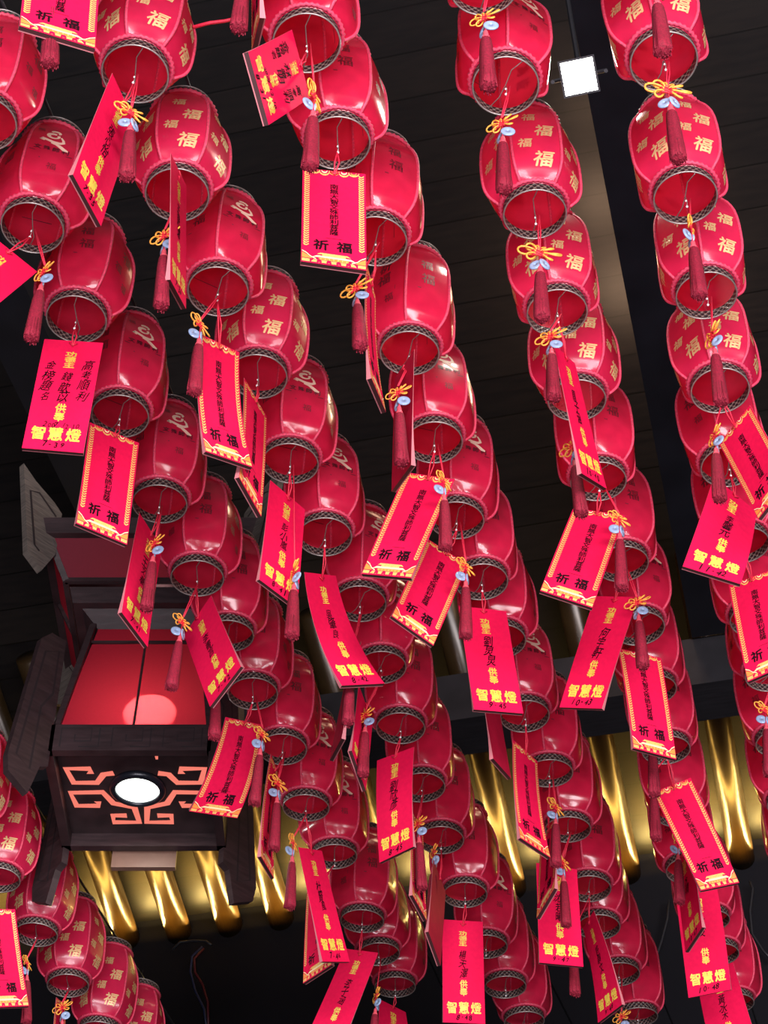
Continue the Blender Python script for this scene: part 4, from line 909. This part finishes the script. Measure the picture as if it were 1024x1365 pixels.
mb = MB(); mb.tube([(-.1, 0, -.03), (-.1, 0, -.14), (.1, 0, -.14), (.1, 0, -.03)], .008, 6); mb.tube([(0, 0, -.14), fl.matrix_world.inverted() @ Vector((FL.x + .0, FL.y + .1, 9.0)), fl.matrix_world.inverted() @ BEAMPT], .01, 6); mb.build('bracket', M['flood_body'], fl, False)

# ------------------------------------------------------------------ the hall
AZ = math.radians(13.3)
UU = Vector((math.sin(AZ), math.cos(AZ), 0)); VV = Vector((math.cos(AZ), -math.sin(AZ), 0))
HALL = Matrix(((VV.x, UU.x, 0, 0), (VV.y, UU.y, 0, 0), (0, 0, 1, 0), (0, 0, 0, 1)))   # local x = across, y = along
def struct(name, mb, m, smooth=False):
    o = mb.build(name, m, None, smooth); o.matrix_world = HALL; tag(o, kind='structure'); return o
ZE = 8.94; SL = math.radians(19); UW_ = 11.0
RAFTERS = [(-4.75, .088), (-4.40, .088), (-4.03, .088), (-3.67, .088), (-3.31, .088), (-2.55, .085), (-1.72, .085), (-.96, .085), (-.22, .085), (.55, .085)]
for i, (v, r) in enumerate(RAFTERS):
    mb = MB()
    L = 2.15
    mb.tube([(v, UW_ + .25, ZE + r - math.tan(SL) * .25), (v, UW_ - L, ZE + r + math.tan(SL) * L)], r, 20)
    struct('beam_%d' % (i + 1), mb, M['rafter'], True)
mb = MB(); off = .215
mb.add([(-9, UW_ + .3, ZE + off - math.tan(SL) * .3), (9, UW_ + .3, ZE + off - math.tan(SL) * .3), (9, UW_ - 12.5, ZE + off + math.tan(SL) * 12.5), (-9, UW_ - 12.5, ZE + off + math.tan(SL) * 12.5)], [(0, 1, 2, 3)])
struct('ceiling', mb, M['boards'])
mb = MB(); mb.box((0, UW_ + .15, 4.75), (18, .3, 9.5)); struct('wall_back', mb, M['wall'])
mb = MB(); mb.box((-9, 4, 6), (.2, 14.5, 12)); struct('wall_left', mb, M['wall'])
mb = MB(); mb.box((9, 4, 6), (.2, 14.5, 12)); struct('wall_right', mb, M['wall'])
mb = MB(); mb.box((0, 3, -.1), (18.4, 16.5, .2)); struct('floor', mb, M['floor'])
for i, (v, z, w, h) in enumerate(((-.14, 9.35, .26, .40), (-3.4, 9.7, .3, .4), (3.6, 9.5, .3, .4))):   # long beams running with the rows
    mb = MB(); mb.box((v, 2.4, z), (w, 13, h)); struct('trim_%d' % (i + 1), mb, M['beam'])
mb = MB(); mb.box((0, 9.1, 9.0), (18, .34, .34)); struct('trim_4', mb, M['beam_grey'])

mb = MB(); mb.tube([at for at in RIBBON], .006, 5)
tag(mb.build('hanging_ribbon', M['cord']), 'thin red ribbon stretched sideways between two lanterns near the top', 'ribbon')
# loose electric wires by the back wall
for pts, m, lab in WIRES:
    mb = MB(); mb.tube(pts, .009, 5)
    tag(mb.build('electric_cord', m if not isinstance(m, str) else M[m]), lab, 'wire')

# ------------------------------------------------------------------ camera, lights, world
cam = bpy.data.cameras.new('camera'); co = bpy.data.objects.new('camera', cam); C.objects.link(co)
cam.sensor_fit = 'HORIZONTAL'; cam.sensor_width = 36; cam.lens = 2650 / 1024 * 36; cam.clip_end = 200
co.location = (0, 0, 1.6); co.rotation_euler = (math.radians(90 + 44.5), 0, 0)
bpy.context.scene.camera = co
def area(name, loc, look, sx, sy, e, col):
    l = bpy.data.lights.new(name, 'AREA'); l.shape = 'RECTANGLE'; l.size = sx; l.size_y = sy; l.energy = e; l.color = col
    o = bpy.data.objects.new(name, l); C.objects.link(o); o.location = loc
    o.rotation_euler = (Vector(look) - Vector(loc)).to_track_quat('-Z', 'Y').to_euler(); return o
WORLD = .06
# daylight from the open courtyard doors behind the visitor
area('courtyard_daylight', (3.4, -9.5, 2.0), (0.3, 6, 6.6), 13.0, 4.0, 4300, (1., .93, .97))
# sunlit paving just inside the doors throws light up
area('sunlit_paving_bounce', (-.6, -.6, .05), (.2, 3.2, 6.6), 4.5, 3.5, 850, (.97, .92, 1.))
# floodlight
l = bpy.data.lights.new('floodlight_lamp', 'SPOT'); l.energy = 40; l.spot_size = math.radians(150); l.spot_blend = .6; l.shadow_soft_size = .07; l.color = (1, .95, .82)
o = bpy.data.objects.new('floodlight_lamp', l); C.objects.link(o); o.matrix_world = Matrix.Translation(FL + fdir * .02) @ fdir.to_track_quat('-Z', 'Y').to_matrix().to_4x4()
# lamps inside the palace lantern
l = bpy.data.lights.new('lantern_bulb', 'POINT'); l.energy = 7; l.shadow_soft_size = .06; l.color = (1, .55, .5)
o = bpy.data.objects.new('lantern_bulb', l); C.objects.link(o); o.location = Vector(PAL) + Vector((.0, .0, .22))
l = bpy.data.lights.new('lantern_upper_bulb', 'POINT'); l.energy = 1.2; l.shadow_soft_size = .06; l.color = (1, .5, .5)
o = bpy.data.objects.new('lantern_upper_bulb', l); C.objects.link(o); o.location = Vector(PAL) + Vector((.0, 0, T0 + .1))
l = bpy.data.lights.new('lantern_spot', 'SPOT'); l.energy = 40; l.spot_size = math.radians(36); l.spot_blend = .12; l.shadow_soft_size = .005; l.color = (1, .9, .55)
o = bpy.data.objects.new('lantern_spot', l); C.objects.link(o)
s_ = Vector(PAL) + Vector((.02, .05, .28)); d_ = Vector(PAL) + Vector((.055, -.29, .26)) - s_
o.matrix_world = Matrix.Translation(s_) @ d_.to_track_quat('-Z', 'Y').to_matrix().to_4x4()
# downlight under the palace lantern
l = bpy.data.lights.new('lantern_downlight', 'AREA'); l.shape = 'DISK'; l.size = .18; l.energy = 6; l.color = (.95, 1, .95)
o = bpy.data.objects.new('lantern_downlight', l); C.objects.link(o); o.location = Vector(PAL) + Vector((0, LY, .035))
# warm LED strip on the ledge under the rafter ends
for x0 in (-4.0, -.6):
    a = area('ledge_led_strip', (0, 0, 0), (0, 0, 1), 3.4, .05, 42, (1, .55, .10))
    a.matrix_world = HALL @ Matrix.Translation((x0, UW_ - .20, ZE - .10)) @ Matrix.Rotation(PI + .6, 4, 'X')
for (v0, r0), (v1, r1) in zip(RAFTERS, RAFTERS[1:]):   # short strips tucked between the rafters
    a = area('gap_led_strip', (0, 0, 0), (0, 0, 1), v1 - v0 - r0 - r1 - .03, .03, 22 * (v1 - v0 - .17), (1, .68, .20))
    a.matrix_world = HALL @ Matrix.Translation(((v0 + v1) / 2, UW_ - .09, ZE + .075)) @ Matrix.Rotation(PI + .75, 4, 'X')
for p, e_ in zip(SPILL_FILL, (6, 18, 22)):  # added points under the roof boards, standing in for the floodlight's spill
    l = bpy.data.lights.new('board_spill_fill', 'POINT'); l.energy = e_; l.shadow_soft_size = .15; l.color = (1, .62, .38)
    o = bpy.data.objects.new('board_spill_fill', l); C.objects.link(o); o.location = p

w = bpy.data.worlds.new('world'); bpy.context.scene.world = w; w.use_nodes = True
bg = w.node_tree.nodes['Background']; bg.inputs[0].default_value = (.62, .70, 1., 1); bg.inputs[1].default_value = WORLD
sc = bpy.context.scene
sc.view_settings.view_transform = 'Standard'; sc.view_settings.look = 'None'; sc.view_settings.exposure = 0
sc.cycles.max_bounces = 6; sc.cycles.transparent_max_bounces = 4; sc.cycles.use_denoising = True
sc.cycles.sample_clamp_indirect = 4
